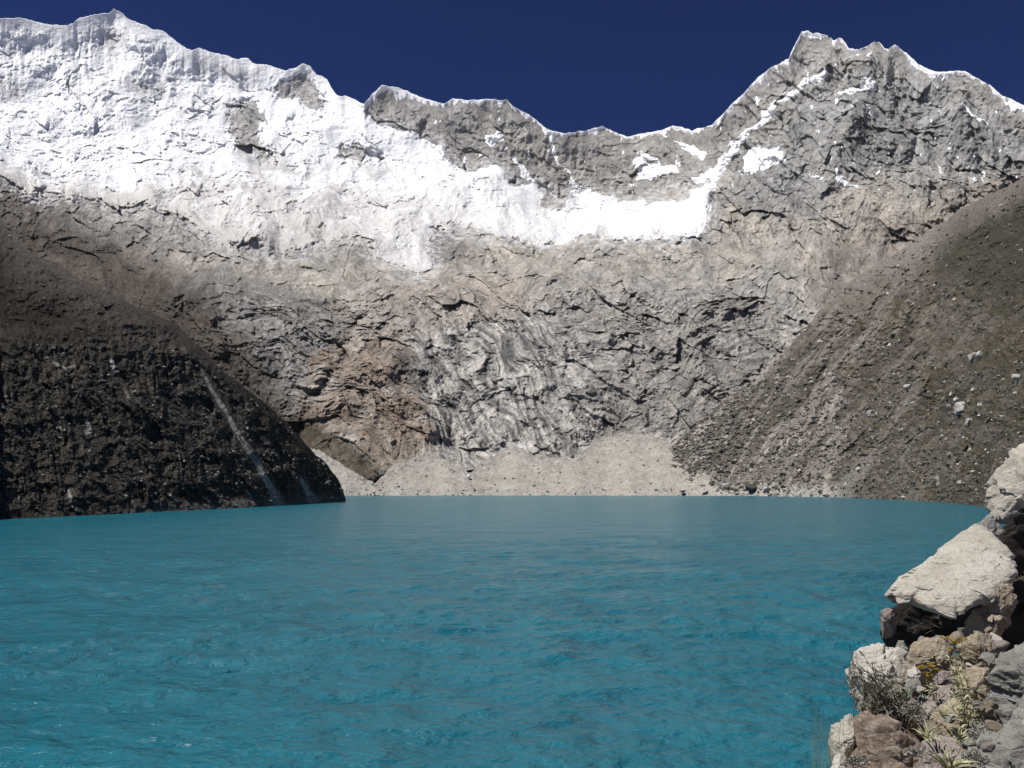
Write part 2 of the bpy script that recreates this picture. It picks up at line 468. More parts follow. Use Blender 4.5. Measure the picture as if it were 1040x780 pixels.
# dark seams and pale ribs (strata, lichen, wet rock) with a fine scale
seam = sstep(.18, .55, cs) * (.35 + .65 * cliff) + sstep(.15, .5, cf) * .35
col = mixc(col, DARK, np.clip(seam, 0, 1) * .55 * (1 - .5 * talus))
rib = sstep(.12, .5, -cs) * (.3 + .5 * cliff)
col = mixc(col, PALE, np.clip(rib, 0, 1) * .45)
grain = rng.random(U.shape).astype(np.float32)
tone_ = facet((fu * ct + fv * st_) / 20, (-fu * st_ + fv * ct) / 10, 2, 0) * .5 + facet((fu + eu * 2) / 8.5, (fv + ev * 2) / 5.0, 3, 0) * .7 + facet(fu / 4.2, fv / 3.0, 4, 0) * .6
col = col * (1 + .42 * (tone_ * (.75 + .5 * np.clip(fw, 0, 1.2))))[..., None]
spk1 = sstep(.18, .45, fbm((U + eu * 6) / 7, (V + ev * 5) / 4.2, 4, .75, seed=24)); spk2 = sstep(.2, .5, fbm((U + eu * 6) / 8, (V + ev * 5) / 4.8, 4, .75, seed=25))
pz = .35 + .65 * sstep(-.3, .3, fbm((U + wu) / 60, (V + wv) / 34, 3, seed=26) + .25 * sstep(420, 560, U + 0 * V))
col = mixc(col, DARK * 1.15, spk1 * .62 * pz); col = mixc(col, PALE * .95, spk2 * .5 * pz)
col = col * (1 + .40 * fbm(U / 2.6, V / 2.2, 2, .7, seed=23)[..., None] + .12 * (grain[..., None] - .5))

col = col * C(1.12, 1.10, 1.075)
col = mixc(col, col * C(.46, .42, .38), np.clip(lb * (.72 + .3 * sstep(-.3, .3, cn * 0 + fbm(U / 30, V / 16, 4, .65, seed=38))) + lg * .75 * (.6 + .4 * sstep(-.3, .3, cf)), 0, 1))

# --- where the ice and snow lie
ragu = fbm(U / 34, V / 18, 5, .68, seed=33) * 16; ragv = fbm(U / 34, V / 18, 5, .68, seed=34) * 13
rw_ = sstep(150, 200, V)
su, sv = U + eu * 7 + wu * .1 + ragu * (.35 + .3 * rw_), V + ev * 7 + wv * .1 + ragv * (.35 + .75 * rw_ + .45 * rw_ * sstep(420, 560, U))
ice = poly_sd(su, sv, [(-300,-60),(1,-60),(360,-60),(366,104),(372,112),(385,125),(420,130),(450,142),(458,157),(480,162),(495,156),(515,166),(520,180),
  (545,176),(555,192),(575,202),(585,188),(612,193),(640,201),(655,205),(668,199),(700,197),(722,188),(732,176),(726,200),(716,232),(700,240),(650,240),
  (600,236),(520,236),(480,230),(470,222),(455,220),(440,226),(436,250),(440,266),(430,272),(412,268),(390,258),(360,238),(330,240),(290,250),(240,250),
  (200,228),(150,206),(90,195),(30,190),(0,178),(-300,150)])
bn_ = 6 * fbm(U / 9, V / 11, 4, .7, seed=36) + 3.0
def bite(poly, k=1.0):
    global ice
    ice = np.minimum(ice, -poly_sd(su, sv, poly) * k + bn_)
bite([(234,92),(262,95),(272,118),(262,128),(281,160),(262,158),(240,142),(232,128)])
bite([(268,86),(290,80),(305,70),(316,74),(326,90),(336,108),(322,112),(300,100),(285,98)])
bite([(343,140),(368,146),(388,152),(392,162),(372,160),(345,158)], .8)
bite([(318,230),(330,228),(335,242),(322,246)])
# white skyline rims and patches on the far ridges
rimw = np.interp(u0, [0, 340, 372, 390, 420, 450, 515, 560, 640, 700, 722, 735, 800, 825, 860, 915, 925, 950, 980, 1000, 1040], [9, 7, 4, 6, 6, 3, 3, 3.5, 2, 2, 3, 3.5, 4, 3, 2, 1, 4, 5, 4, 3, 3])
wallu = fbm(u0 / 16.0, u0 * 0 + 8.3, 4, 0.65) * 7
rim = (rimw + wallu * .9)[None, :] - above + ev * 5 + eu * 3
patches = [[(640,168),(655,163),(668,166),(684,164),(690,174),(672,180),(650,181)], [(645,151),(660,153),(668,160),(655,162)], [(492,128),(505,127),(514,138),(498,139)],
  [(752,160),(765,148),(790,146),(797,160),(780,165),(764,168),(752,172)], [(846,88),(868,84),(890,80),(888,89),(862,93)], [(846,176),(860,181),(872,186),(868,190),(850,184)],
  [(820,172),(832,174),(838,182),(826,180)], [(700,176),(722,170),(735,160),(738,150),(748,142),(752,146),(742,165),(730,182),(712,188)], [(684,140),(700,146),(715,152),(712,158),(692,150)],
  [(970,108),(985,110),(1000,118),(1010,126),(990,118)], [(520,150),(535,160),(548,175),(536,172)], [(1018,100),(1040,108),(1060,120),(1060,126),(1035,113)]]
pt_ = np.full(U.shape, -60, np.float32)
for p_ in patches: pt_ = np.maximum(pt_, poly_sd(su, sv, p_))
streak = 2.6 * (1 - line_d(su, sv, [(836,73),(815,84),(795,98),(775,118),(757,134),(745,146),(735,165)], 2.6, 3.6))
streak2 = 1.5 * (1 - line_d(su, sv, [(560,140),(575,165),(590,185)], 1.5, 2.0))
spk = 4 * (fbm(U / 9, V / 13, 4, .65, seed=31) - .33) * sstep(330, 500, U) * sstep(235, 150, V) * 3 - 0.2     # dusting on ledges
dust = np.where((V < 215) & (U > 220), spk * 1.5, -60)
snow = np.maximum.reduce([ice, rim, pt_, streak, streak2, dust - .3])
dustcol = sstep(-1.5, 3.5, fbm(U / 16, V / 10, 5, .7, seed=32) * 9 - 2.2 + 1.5 * (V < 120)) * sstep(250, 190, V)
col = mixc(col, C(.60, .61, .63), dustcol * .45)

sp_ = fbm(U / 7, V / 3.6, 4, .75, seed=35)
col = mixc(col, C(.62, .62, .62), sstep(.05, .35, sp_ + sstep(-26, 0, ice) * .55 - .30) * sstep(-30, -6, ice) * .8 * sstep(760, 700, U))
rows_back = 7
def with_back(P, colr):
    top = P[-1]; rad = top[:, :2] / (np.linalg.norm(top[:, :2], axis=1)[:, None])
    ext = []; ec = []
    for k in range(1, rows_back + 1):
        q = top.copy(); q[:, :2] += rad * 90 * k; q[:, 2] -= 30 * k + 12 * k * k; ext.append(q); ec.append(colr[-1])
    return np.concatenate([P, np.array(ext)]), np.concatenate([colr, np.array(ec)])

M_wall = rock_material('mountain_rock', (0.06, 0.3), .92, .8, .28, 5.0)
Pw, Cw = with_back(P, col)
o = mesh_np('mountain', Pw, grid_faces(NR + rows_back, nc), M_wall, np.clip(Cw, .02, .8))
tag(o, 'grey and beige rocky mountain wall with folded cliffs rising behind the lake', 'mountain', kind='structure')

# --- ice sheet over it
iu = fbm((U + wu * .6) / 22, (V + wv * .6) / 11, 6, .62, seed=40, ridged=True)
serac = fbm((U + wu * .4 + eu * 4) / 9, (V + wv * .4) / 5.5, 4, .62, seed=41)
flute = fbm((U + wu * .3) / 7, (V + wv * .3) / 34, 4, .6, seed=42, ridged=True)
fl_w = sstep(110, 40, V) * sstep(400, 300, U)
low_i = sstep(90, 210, V)
hi = iu * (1.6 + 1.0 * low_i) + np.abs(serac) * (1.5 + 1.3 * low_i) * (.4 + 1.2 * sstep(-.2, .4, fbm((U + wu) / 45, (V + wv) / 22, 3, seed=47))) + flute * (2.6 * fl_w) + fbm((U + wu) / 60, (V + wv) / 38, 3, seed=43) * 7 + fbm(U / 3.2, V / 2.4, 3, .6, seed=44) * .35
ifc = facet((U + wu * .4 + eu * 4) / 10, (V + wv * .4) / 5, 5) * 1.6 + facet((U + eu * 2) / 5, V / 3, 6) * .8
hi = hi + ifc * (.35 + .9 * sstep(-.2, .3, fbm((U + wu) / 50, (V + wv) / 24, 3, seed=147)))
thick = sstep(-3, 12, snow) * 3.0 - .9
irough = (hi * .62 - 2.0) * edge * sstep(1, 24, ice) * (1.15 + .5 * sstep(520, 620, U)) + thick * (.4 + .6 * edge)
rsm = blocks * .24 + mid * 1.1 + carve * .3 - 2                                  # the buried crags still show a little
push = np.where(ice > 3, np.maximum(irough + rsm * edge, rough * (.12 + .88 * edge) + 1.0), rough * (.12 + .88 * edge) + np.clip(snow, -2, 3) * .6)
Pi = P0 + n0 * (h * edge * tw * px)[..., None] - RY * (push * tw * boost * px)[..., None]
Pi[..., 2] += (np.clip(1.0 * sstep(9, 0, above), 0, 2) * px)
ic = np.broadcast_to(C(.90, .91, .925), U.shape + (3,)).copy()
dirt = sstep(-.05, .5, fbm((U + wu) / 38, (V + wv) / 16, 5, .65, seed=45) + .75 * sstep(130, 225, V) - .2) * sstep(110, 190, V + .05 * U)
dirt = dirt * sstep(760, 300, U + 0 * V)
ic = mixc(ic, C(.50, .475, .445), np.clip(dirt, 0, 1) * .75)
ic = mixc(ic, C(.46, .43, .395), sstep(30, -4, ice + 14 * ev + 12 * fbm(U / 28, V / 12, 3, seed=48)) * sstep(420, 250, U) * sstep(120, 170, V) * .75)
ic = mixc(ic, C(.42, .40, .375), sstep(12, -3, ice + 8 * fbm(U / 9, V / 5, 4, .7, seed=49)) * sstep(185, 215, V) * .6)
for pq in ([(101,30),(120,27),(131,34),(128,46),(112,48),(102,42)], [(0,70),(30,80),(20,90),(0,86)], [(130,76),(170,74),(172,92),(140,90)], [(225,105),(235,95),(285,165),(262,170),(240,150)], [(195,56),(260,70),(260,82),(200,66)]):
    ic = mixc(ic, C(.46, .455, .45), sstep(-4, 5, poly_sd(su, sv, pq) + 7 * fbm(U / 7, V / 8, 4, .7, seed=37)) * .6)
ic = mixc(ic, C(.60, .72, .80), sstep(.1, .5, serac) * .35)
peb = sstep(.22, .5, fbm(U / 4, V / 3, 3, .7, seed=46)) * sstep(175, 240, V)
ic = mixc(ic, C(.30, .28, .26), peb * .4)

def snow_material():
    m, nt, b = new_mat('glacier_ice'); L = nt.links.new
    at = N(nt, 'ShaderNodeVertexColor', layer_name='tint'); tc = N(nt, 'ShaderNodeTexCoord')
    n1 = N(nt, 'ShaderNodeTexNoise', Scale=0.05, Detail=8.0, Roughness=0.6); L(tc.outputs['Object'], n1.inputs['Vector'])
    bp = N(nt, 'ShaderNodeBump', Strength=.5, Distance=12.0); L(n1.outputs['Fac'], bp.inputs['Height'])
    L(bp.outputs[0], b.inputs['Normal']); L(at.outputs['Color'], b.inputs['Base Color'])
    b.inputs['Roughness'].default_value = .6; b.inputs['Specular IOR Level'].default_value = .25
    return m
M_ice = snow_material()
Pic, Icc = with_back(Pi, ic)
q = snow > -.4
keep = q[:-1, :-1] | q[1:, :-1] | q[:-1, 1:] | q[1:, 1:]
keepb = np.broadcast_to((rim[-1] > 0)[None, :-1], (rows_back, nc - 1))
split = np.concatenate([(U[:-1, :-1] < 735), np.broadcast_to(u0[None, :-1] < 735, (rows_back, nc - 1))])
K = np.concatenate([keep, keepb])
for nm, kk, lb_ in (('glacier', K & split, 'white glacier and icefall hanging below the snowy skyline ridge'), ('snow', K & ~split, 'snow rims and patches on the grey rocky peak at the right')):
    f = grid_faces(NR + rows_back, nc, kk)
    a_, b_, c_ = compact(Pic.reshape(-1, 3), f, Icc.reshape(-1, 3))
    tag(mesh_np(nm, a_, b_, M_ice, c_), lb_, nm, kind='structure')

# ------------------------------------------------------------------ scree beach
def sheet(u, vbot, vtop, nr, Dfun):
    T = np.linspace(0, 1, nr)[:, None]
    U = np.broadcast_to(u[None, :], (nr, len(u))).copy(); V = vbot[None, :] + (vtop - vbot)[None, :] * T
    D = Dfun(U, V); x, y, z = ray(U, V)
    return U, V, D, np.stack([x * D, y * D, H + z * D], -1)

ub = np.arange(240, 860, 0.8)
bU, bV, bD, bP = sheet(ub, np.full(len(ub), 506.0), beach_top(ub) - 6, 150, lambda a, b: D_plane(a, b, 606.0 + 8 * fbm(a / 60, a * 0, 3, seed=50), 0.5))
bn = normals(bP)
bh = fbm(bU / 22, bV / 12, 4, .6, seed=51) * 1.6 + fbm(bU / 3, bV / 2, 3, .7, seed=52) * .55
bP = bP + bn * (bh * bD / F)[..., None]
bc = np.broadcast_to(C(.365, .345, .305), bU.shape + (3,)).copy()
bs = fbm((bU + bV * 1.2) / 26, (bV - bU * .1) / 7, 5, .6, seed=53)
bc = mixc(bc, C(.26, .24, .21), sstep(0, .5, bs) * .6); bc = mixc(bc, C(.45, .43, .40), sstep(0, .5, -bs) * .5)
bc = mixc(bc, C(.17, .16, .15), sstep(.05, .3, fbm(bU / 5, bV / 3, 4, .75, seed=55) + .3 * sstep(9, 0, bV - beach_top(ub)[None, :]) - .16) * .55)
bc *= (1 + .3 * fbm(bU / 1.8, bV / 1.4, 2, .7, seed=54)[..., None])
tag(mesh_np('beach', bP, grid_faces(*bU.shape), rock_material('scree', (.2, 1.0), .95, .6, .25, 1.5), np.clip(bc, .03, .8)),
    'pale grey gravel beach and scree apron at the foot of the cliffs', 'beach', kind='structure')

# ------------------------------------------------------------------ right hillside
r_sil = curve([(640,509),(652,500),(662,476),(690,446),(715,424),(740,403),(770,381),(800,353),(828,322),(843,298),(862,288),(880,276),(930,243),(980,210),(1040,180),(1100,150),(1300,60)])
r_sh = curve([(640,503),(760,503.6),(850,505),(900,507),(950,509.5),(990,513.5),(1040,521),(1100,535),(1200,560),(1300,600)])
ur = np.concatenate([np.arange(640, 1052, .8), np.arange(1052, 1300, 4)])
def r_D(u, v):
    s = np.interp(u, [640, 760, 850, 1040, 1300], [.56, .62, .66, .68, .70])
    return D_plane(u, v, shore_D(u, r_sh(u)) , s)
r_top = r_sil(ur) + fbm(ur / 22, ur * 0 + 1.7, 5, .62) * 6 * sstep(650, 720, ur)
rU, rV, rD, rP = sheet(ur, r_sh(ur) + 1.5, r_top, 620, r_D)
rn = normals(rP)
def graz(n_, P_):
    q_ = P_ - np.array([0, 0, H]); q_ = q_ / np.linalg.norm(q_, axis=2)[..., None]
    return np.clip(np.abs((n_ * q_).sum(-1)) * 1.9, .25, 1)
rgz = graz(rn, rP)
def dirs(P_):
    q_ = P_ - np.array([0, 0, H]); return q_ / np.linalg.norm(q_, axis=2)[..., None]
rwu = fbm(rU / 60, rV / 60, 3, seed=60) * 22; rwv = fbm(rU / 60, rV / 60, 3, seed=61) * 22
# gullies run down and to the left, along the fall line
du_ = rU * .80 + rV * .60
dv_ = -rU * .60 + rV * .80
rg = fbm((du_ + rwu * .6) / 20, (dv_ + rwv * .3) / 90, 5, .6, seed=62, ridged=True)
rm = fbm((rU + rwu) / 26, (rV + rwv) / 18, 6, .62, seed=63, ridged=True)
rf = fbm(rU / 5, rV / 4, 4, .7, seed=64)
ab = rV - r_top[None, :]
rh = (rg * 6.0 + rm * 4.2 + rf * 1.3 + fbm(rU / 90, rV / 70, 3, seed=65) * 8 - 3) * sstep(-2, 30, ab) * sstep(0, 25, r_sh(ur)[None, :] + 2 - rV + 3)
rfc = facet((rU + rwu * .3 + rf * 3) / 9, (rV + rwv * .3) / 6, 7) * 2.0 + facet((rU + rf * 2) / 4.2, rV / 3.2, 8) * 1.1
rh = rh + rfc * sstep(-2, 18, ab) * (.4 + .8 * sstep(-.2, .4, fbm((rU + rwu) / 50, (rV + rwv) / 40, 3, seed=72)))
rP = rP - dirs(rP) * (rh * np.clip(1.1 / rgz, 1, 2.4) * .75 * rD / F)[..., None]
def rreg(poly, soft, w=6): return sstep(-soft, soft, poly_sd(rU + rwu * w * .06 + rf * w, rV + rwv * w * .06 + rf * w * .7, poly))
cn = fbm((rU + rwu) / 40, (rV + rwv) / 30, 5, .6, seed=66); cf = fbm(rU / 4.5, rV / 3.5, 4, .7, seed=67)
stk = fbm((du_ + rwu * .4) / 9, (dv_ + rwv * .3) / 80, 4, .6, seed=68)
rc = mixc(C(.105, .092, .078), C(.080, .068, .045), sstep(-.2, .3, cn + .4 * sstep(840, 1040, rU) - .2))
rc = mixc(rc, C(.145, .13, .115), sstep(0, .4, cf) * .6)
fan = rreg([(640,512),(655,474),(690,447),(740,404),(800,353),(812,352),(760,400),(722,450),(715,470),(760,440),(830,395),(862,400),(858,440),(845,470),(850,512)], 8)
rc = mixc(rc, C(.18, .165, .147), fan * .85 * sstep(-.45, .15, stk))
rc = mixc(rc, C(.36, .34, .31), fan * .85 * sstep(.12, .38, stk))
dkf = rreg([(722,455),(745,415),(790,365),(830,345),(850,375),(800,405),(760,432)], 6)
rc = mixc(rc, C(.085, .078, .07), dkf * .7)
for ln, w0, w1, k_ in (([(745,425),(730,448),(712,465),(690,480)], 1.2, 3.5, .8), ([(800,352),(770,385),(735,418),(700,448),(672,472),(655,492)], 1.5, 9, .7),
                   ([(846,405),(848,430),(838,455),(842,480),(838,505)], 2, 6, .6), ([(868,365),(840,395),(800,425),(760,455)], 1, 2.5, .35), ([(862,420),(850,440),(848,470)], 1.5, 4, .35)):
    rc = mixc(rc, C(.34, .32, .29), sstep(1.3, .3, line_d(rU + rf * 5, rV + rf * 4, ln, w0, w1)) * k_)
rt_ = facet((rU + rf * 2) / 4.2, rV / 3.2, 8, 0) + .8 * facet(rU / 2.6, rV / 2.2, 11, 0)
rc = rc * (1 + .6 * rt_)[..., None]
st2_ = fbm((du_ + rwu * .5) / 16, (dv_ + rwv * .3) / 130, 4, .6, seed=73)
rc = mixc(rc, C(.20, .185, .165), sstep(.0, .3, st2_) * .9 * sstep(1060, 880, rU))
rc = mixc(rc, C(.055, .05, .04), sstep(.05, .35, -st2_) * .6)
base_ = sstep(488, 499, rV + rf * 7) * sstep(870, 830, rU)
rc = rc * C(1.16, 1.14, 1.12)
base_ = np.maximum(base_, sstep(470, 492, rV + rf * 9 + rwv * .3) * sstep(760, 690, rU))
rc = mixc(rc, C(.40, .38, .35), base_ * .85)
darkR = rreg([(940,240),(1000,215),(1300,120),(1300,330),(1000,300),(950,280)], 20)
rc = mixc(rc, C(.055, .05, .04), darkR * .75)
topg = rreg([(842,300),(880,275),(960,230),(990,225),(930,285),(880,320),(850,330)], 10)
rc = mixc(rc, C(.19, .17, .15), topg * .5)
rc = mixc(rc, C(.24, .215, .19), sstep(34, 0, ab + rwv * .9 + rf * 10) * sstep(830, 880, rU) * .75)
gr = sstep(.25, .6, fbm((rU + rwu) / 11, (rV + rwv) / 7, 4, .7, seed=69))
rc = mixc(rc, C(.24, .23, .215), gr * .55)
rc = mixc(rc, C(.075, .075, .03), sstep(.15, .5, fbm(rU / 30, rV / 14, 4, .6, seed=70)) * .5 * sstep(820, 900, rU))
rc = rc * (1 + .5 * fbm(rU / 1.9, rV / 1.7, 2, .7, seed=71)[..., None])
top = rP[-1]; rad = top[:, :2] / np.linalg.norm(top[:, :2], axis=1)[:, None]
ext = []
for k in range(1, 5):
    qq = top.copy(); qq[:, :2] += rad * 30 * k; qq[:, 2] -= 9 * k * k; ext.append(qq)
rPx = np.concatenate([rP, np.array(ext)]); rcx = np.concatenate([rc, np.repeat(rc[-1:], 4, 0)])
M_hill = rock_material('hillside_scrub', (.25, 1.4), .95, .9, .35, 1.2)
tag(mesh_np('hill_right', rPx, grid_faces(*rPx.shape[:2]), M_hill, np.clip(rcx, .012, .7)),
    'dark brown scrubby hillside with grey scree gullies right of the lake', 'hillside', kind='structure')

# ------------------------------------------------------------------ left hillside
l_sil = curve([(-260,60),(-150,120),(-60,175),(0,222),(22,250),(60,270),(82,284),(123,304),(149,316),(178,329),(208,355),(230,381),(268,407),(297,437),(327,466),(345,490),(352,508)])
l_sh = curve([(-260,570),(-100,537),(0,527.5),(130,521.5),(250,515.5),(345,510),(352,509.5)])
l_mid = curve([(-260,330),(-100,340),(0,338),(60,338),(120,328),(165,330),(200,352),(230,382),(268,408),(352,508)])
ul = np.concatenate([np.arange(-260, -12, 4), np.arange(-12, 352, .8)])
def l_D(u, v):
    D0 = shore_D(u, l_sh(u)); vm = l_mid(u)
    s1 = np.interp(u, [-260, 0, 350], [.85, .82, .74]); s2 = .58
    t = ray(u, v)[2]; tm = ray(u, vm)[2]
    Dm = (s1 * D0 + H) / (s1 - tm); zm = tm * Dm
    Da = (s1 * D0 + H) / (s1 - np.minimum(t, tm + 1e-4))
    Db = (s2 * Dm - zm) / (s2 - np.minimum(t, s2 - .06))
    return np.where(v >= vm, Da, Db)
l_top = l_sil(ul) + fbm(ul / 24, ul * 0 + 4.7, 5, .62) * 6
lU, lV, lD, lP = sheet(ul, l_sh(ul) + 1.5, l_top, 620, l_D)
kk = 15; pad = np.pad(lP, ((7, 7), (0, 0), (0, 0)), mode='edge'); cs_ = np.cumsum(np.concatenate([np.zeros((1,) + lP.shape[1:]), pad]), 0)
lPs = (cs_[kk:] - cs_[:-kk]) / kk; lPs[:8] = lP[:8]; lPs[-8:] = lP[-8:]; lP = lPs
ln_ = normals(lP)
lwu = fbm(lU / 60, lV / 60, 3, seed=80) * 20; lwv = fbm(lU / 60, lV / 60, 3, seed=81) * 20
scarp = sstep(-22, 34, lV - l_mid(ul)[None, :] + lwv * .7)
lg_ = fbm((lU * .9 - lV * .42 + lwu * .7) / 24, (lV + lU * .3 + lwv * .4) / 110, 5, .6, seed=82, ridged=True)
lm = fbm((lU + lwu) / 24, (lV + lwv) / 20, 6, .62, seed=83, ridged=True)
lf = fbm(lU / 4.5, lV / 4.5, 4, .7, seed=84)
lab = lV - l_top[None, :]
lgf = fbm((lU * .93 - lV * .36 + lwu * .6) / 9, (lV + lU * .2 + lwv * .4) / 42, 4, .6, seed=91, ridged=True)
lh = (lg_ * 11 * scarp + lgf * (1.5 + 3 * scarp) + lm * (3.2 + .6 * scarp) + lf * (2.6 - .4 * scarp) + fbm(lU / 80, lV / 30, 3, seed=85) * 7 - 5) * sstep(-2, 26, lab) * sstep(0, 25, l_sh(ul)[None, :] - lV + 4)
lfc = facet((lU + lwu * .3 + lf * 3) / 13, (lV + lwv * .3) / 13, 9) * 1.9 + facet((lU + lf * 2) / 5.0, lV / 5, 10) * 1.3
LS = np.minimum(line_d(lU, lV, [(205,376),(215,395),(228,415),(242,440),(254,458),(264,475),(276,496),(284,514)], 3, 8), line_d(lU, lV, [(306,480),(316,500),(322,514)], 5, 13))
lh = (lh + lfc * sstep(-2, 18, lab) * .75) * (.25 + .75 * sstep(.8, 1.8, LS))
lP = lP - dirs(lP) * (lh * np.clip(1.1 / graz(ln_, lP), 1, 2.6) * .7 * lD / F)[..., None]
cn = fbm((lU + lwu) / 40, (lV + lwv) / 30, 5, .6, seed=86); cf = fbm(lU / 4.0, lV / 3.6, 4, .7, seed=87)
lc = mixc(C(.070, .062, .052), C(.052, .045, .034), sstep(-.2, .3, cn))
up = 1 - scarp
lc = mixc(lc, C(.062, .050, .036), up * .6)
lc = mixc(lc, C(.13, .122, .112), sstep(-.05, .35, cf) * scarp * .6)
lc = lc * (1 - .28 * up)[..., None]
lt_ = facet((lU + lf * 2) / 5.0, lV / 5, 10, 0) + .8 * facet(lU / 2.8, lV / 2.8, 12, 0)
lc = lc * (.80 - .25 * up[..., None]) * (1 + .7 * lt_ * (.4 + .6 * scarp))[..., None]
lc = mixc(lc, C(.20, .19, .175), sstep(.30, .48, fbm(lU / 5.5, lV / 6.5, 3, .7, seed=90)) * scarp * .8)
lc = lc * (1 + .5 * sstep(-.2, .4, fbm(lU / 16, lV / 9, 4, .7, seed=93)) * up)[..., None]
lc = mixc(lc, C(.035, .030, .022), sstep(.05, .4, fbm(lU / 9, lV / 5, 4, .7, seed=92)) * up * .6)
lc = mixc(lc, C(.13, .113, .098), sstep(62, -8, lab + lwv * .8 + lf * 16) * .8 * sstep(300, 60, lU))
pale = sstep(.28, .55, fbm((lU - lV * .2 + lwu * .4) / 7, lV / 16, 4, .7, seed=88)) * scarp
lc = mixc(lc, C(.22, .21, .195), pale * .6)
for ln, w0, w1, k_ in (([(205,376),(215,395),(228,415),(242,440),(254,458),(264,475),(276,496),(284,514)], 1.6, 5, .9), ([(262,462),(268,480),(275,490),(288,512)], .8, 3, .6),
     ([(306,486),(316,504),(320,512)], 2.0, 9, .85), ([(113,366),(118,378)], 1.6, 2.6, .8), ([(55,368),(68,374),(76,372)], 1.5, 2, .6), ([(88,426),(90,438)], 2, 5, .8),
     ([(70,498),(74,508)], 1.5, 3, .8), ([(252,500),(258,512)], 1.5, 3, .6), ([(128,395),(131,404)], 1, 2, .5), ([(58,434),(66,436)], 1, 2, .5)):
    lc = mixc(lc, C(.55, .53, .49), sstep(1.3, .4, line_d(lU + lf * 4 + lm * 2, lV + lf * 3, ln, w0, w1 * .8)) * k_ * (.35 + .65 * sstep(-.35, .15, cf)))
basel = sstep(14, 3, l_sh(ul)[None, :] - lV + lf * 6) * sstep(60, 200, lU)
lc = mixc(lc, C(.2, .19, .17), basel * .5)
lc = lc * (1 + .55 * fbm(lU / 1.9, lV / 1.8, 2, .7, seed=89)[..., None])
top = lP[-1]; rad = top[:, :2] / np.linalg.norm(top[:, :2], axis=1)[:, None]
ext = []
for k in range(1, 5):
    qq = top.copy(); qq[:, :2] += rad * 22 * k; qq[:, 2] -= 7 * k * k; ext.append(qq)
lPx = np.concatenate([lP, np.array(ext)]); lcx = np.concatenate([lc, np.repeat(lc[-1:], 4, 0)])
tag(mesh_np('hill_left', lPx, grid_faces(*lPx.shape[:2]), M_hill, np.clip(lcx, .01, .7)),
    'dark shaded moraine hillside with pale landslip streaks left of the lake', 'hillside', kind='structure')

# ------------------------------------------------------------------ lake
def water_material():
    m, nt, b = new_mat('glacial_water'); L = nt.links.new
    tc = N(nt, 'ShaderNodeTexCoord')
    mp = N(nt, 'ShaderNodeMapping'); mp.inputs['Scale'].default_value = (.85, 1.05, 1); mp.inputs['Rotation'].default_value = (0, 0, R(8))
    L(tc.outputs['Object'], mp.inputs['Vector'])
    a = N(nt, 'ShaderNodeTexNoise', Scale=1.3, Detail=6.0, Roughness=0.62, Distortion=.4)
    c = N(nt, 'ShaderNodeTexNoise', Scale=0.09, Detail=3.0, Roughness=0.5)
    d = N(nt, 'ShaderNodeTexNoise', Scale=0.35, Detail=5.0, Roughness=0.6)
    for n in (a, c, d): L(mp.outputs[0], n.inputs['Vector'])
    gust = N(nt, 'ShaderNodeMapRange'); gust.inputs['From Min'].default_value = .35; gust.inputs['From Max'].default_value = .65
    gust.inputs['To Min'].default_value = .35; gust.inputs['To Max'].default_value = 1.0
    L(c.outputs['Fac'], gust.inputs['Value'])
    b1 = N(nt, 'ShaderNodeBump', Distance=.30); L(a.outputs['Fac'], b1.inputs['Height']); L(gust.outputs[0], b1.inputs['Strength'])
    b2 = N(nt, 'ShaderNodeBump', Strength=.9, Distance=1.0); L(d.outputs['Fac'], b2.inputs['Height']); L(b1.outputs[0], b2.inputs['Normal'])
    e = N(nt, 'ShaderNodeTexNoise', Scale=0.13, Detail=5.0, Roughness=0.6); L(mp.outputs[0], e.inputs['Vector'])
    b3 = N(nt, 'ShaderNodeBump', Strength=.7, Distance=1.5); L(e.outputs['Fac'], b3.inputs['Height']); L(b2.outputs[0], b3.inputs['Normal'])
    L(b3.outputs[0], b.inputs['Normal'])
    cr = N(nt, 'ShaderNodeMix', data_type='RGBA')
    cr.inputs['A'].default_value = (.006, .092, .135, 1); cr.inputs['B'].default_value = (.012, .132, .178, 1)  # two tones paint sky reflection and darker wave slopes into the water colour
    mm = N(nt, 'ShaderNodeMath', operation='ADD'); L(d.outputs['Fac'], mm.inputs[0]); L(e.outputs['Fac'], mm.inputs[1])
    mk = N(nt, 'ShaderNodeMapRange'); mk.inputs['From Min'].default_value = .72; mk.inputs['From Max'].default_value = 1.28; L(mm.outputs[0], mk.inputs['Value'])
    L(mk.outputs[0], cr.inputs['Factor']); L(cr.outputs['Result'], b.inputs['Base Color'])
    b.inputs['Roughness'].default_value = .2; b.inputs['IOR'].default_value = 1.33; b.inputs['Specular IOR Level'].default_value = .25
    return m
vw = np.concatenate([[496.0 + .25 * k for k in range(0, 12)], np.arange(499, 800, .55), np.arange(800, 1500, 9.0)])
vw = vw[shore_D(520, vw) < 3000]
uw = np.concatenate([np.arange(-700, -10, 6.0), np.arange(-10, 1050, 1.0), np.arange(1050, 1800, 6.0)])
WU = np.broadcast_to(uw[None, :], (len(vw), len(uw)))
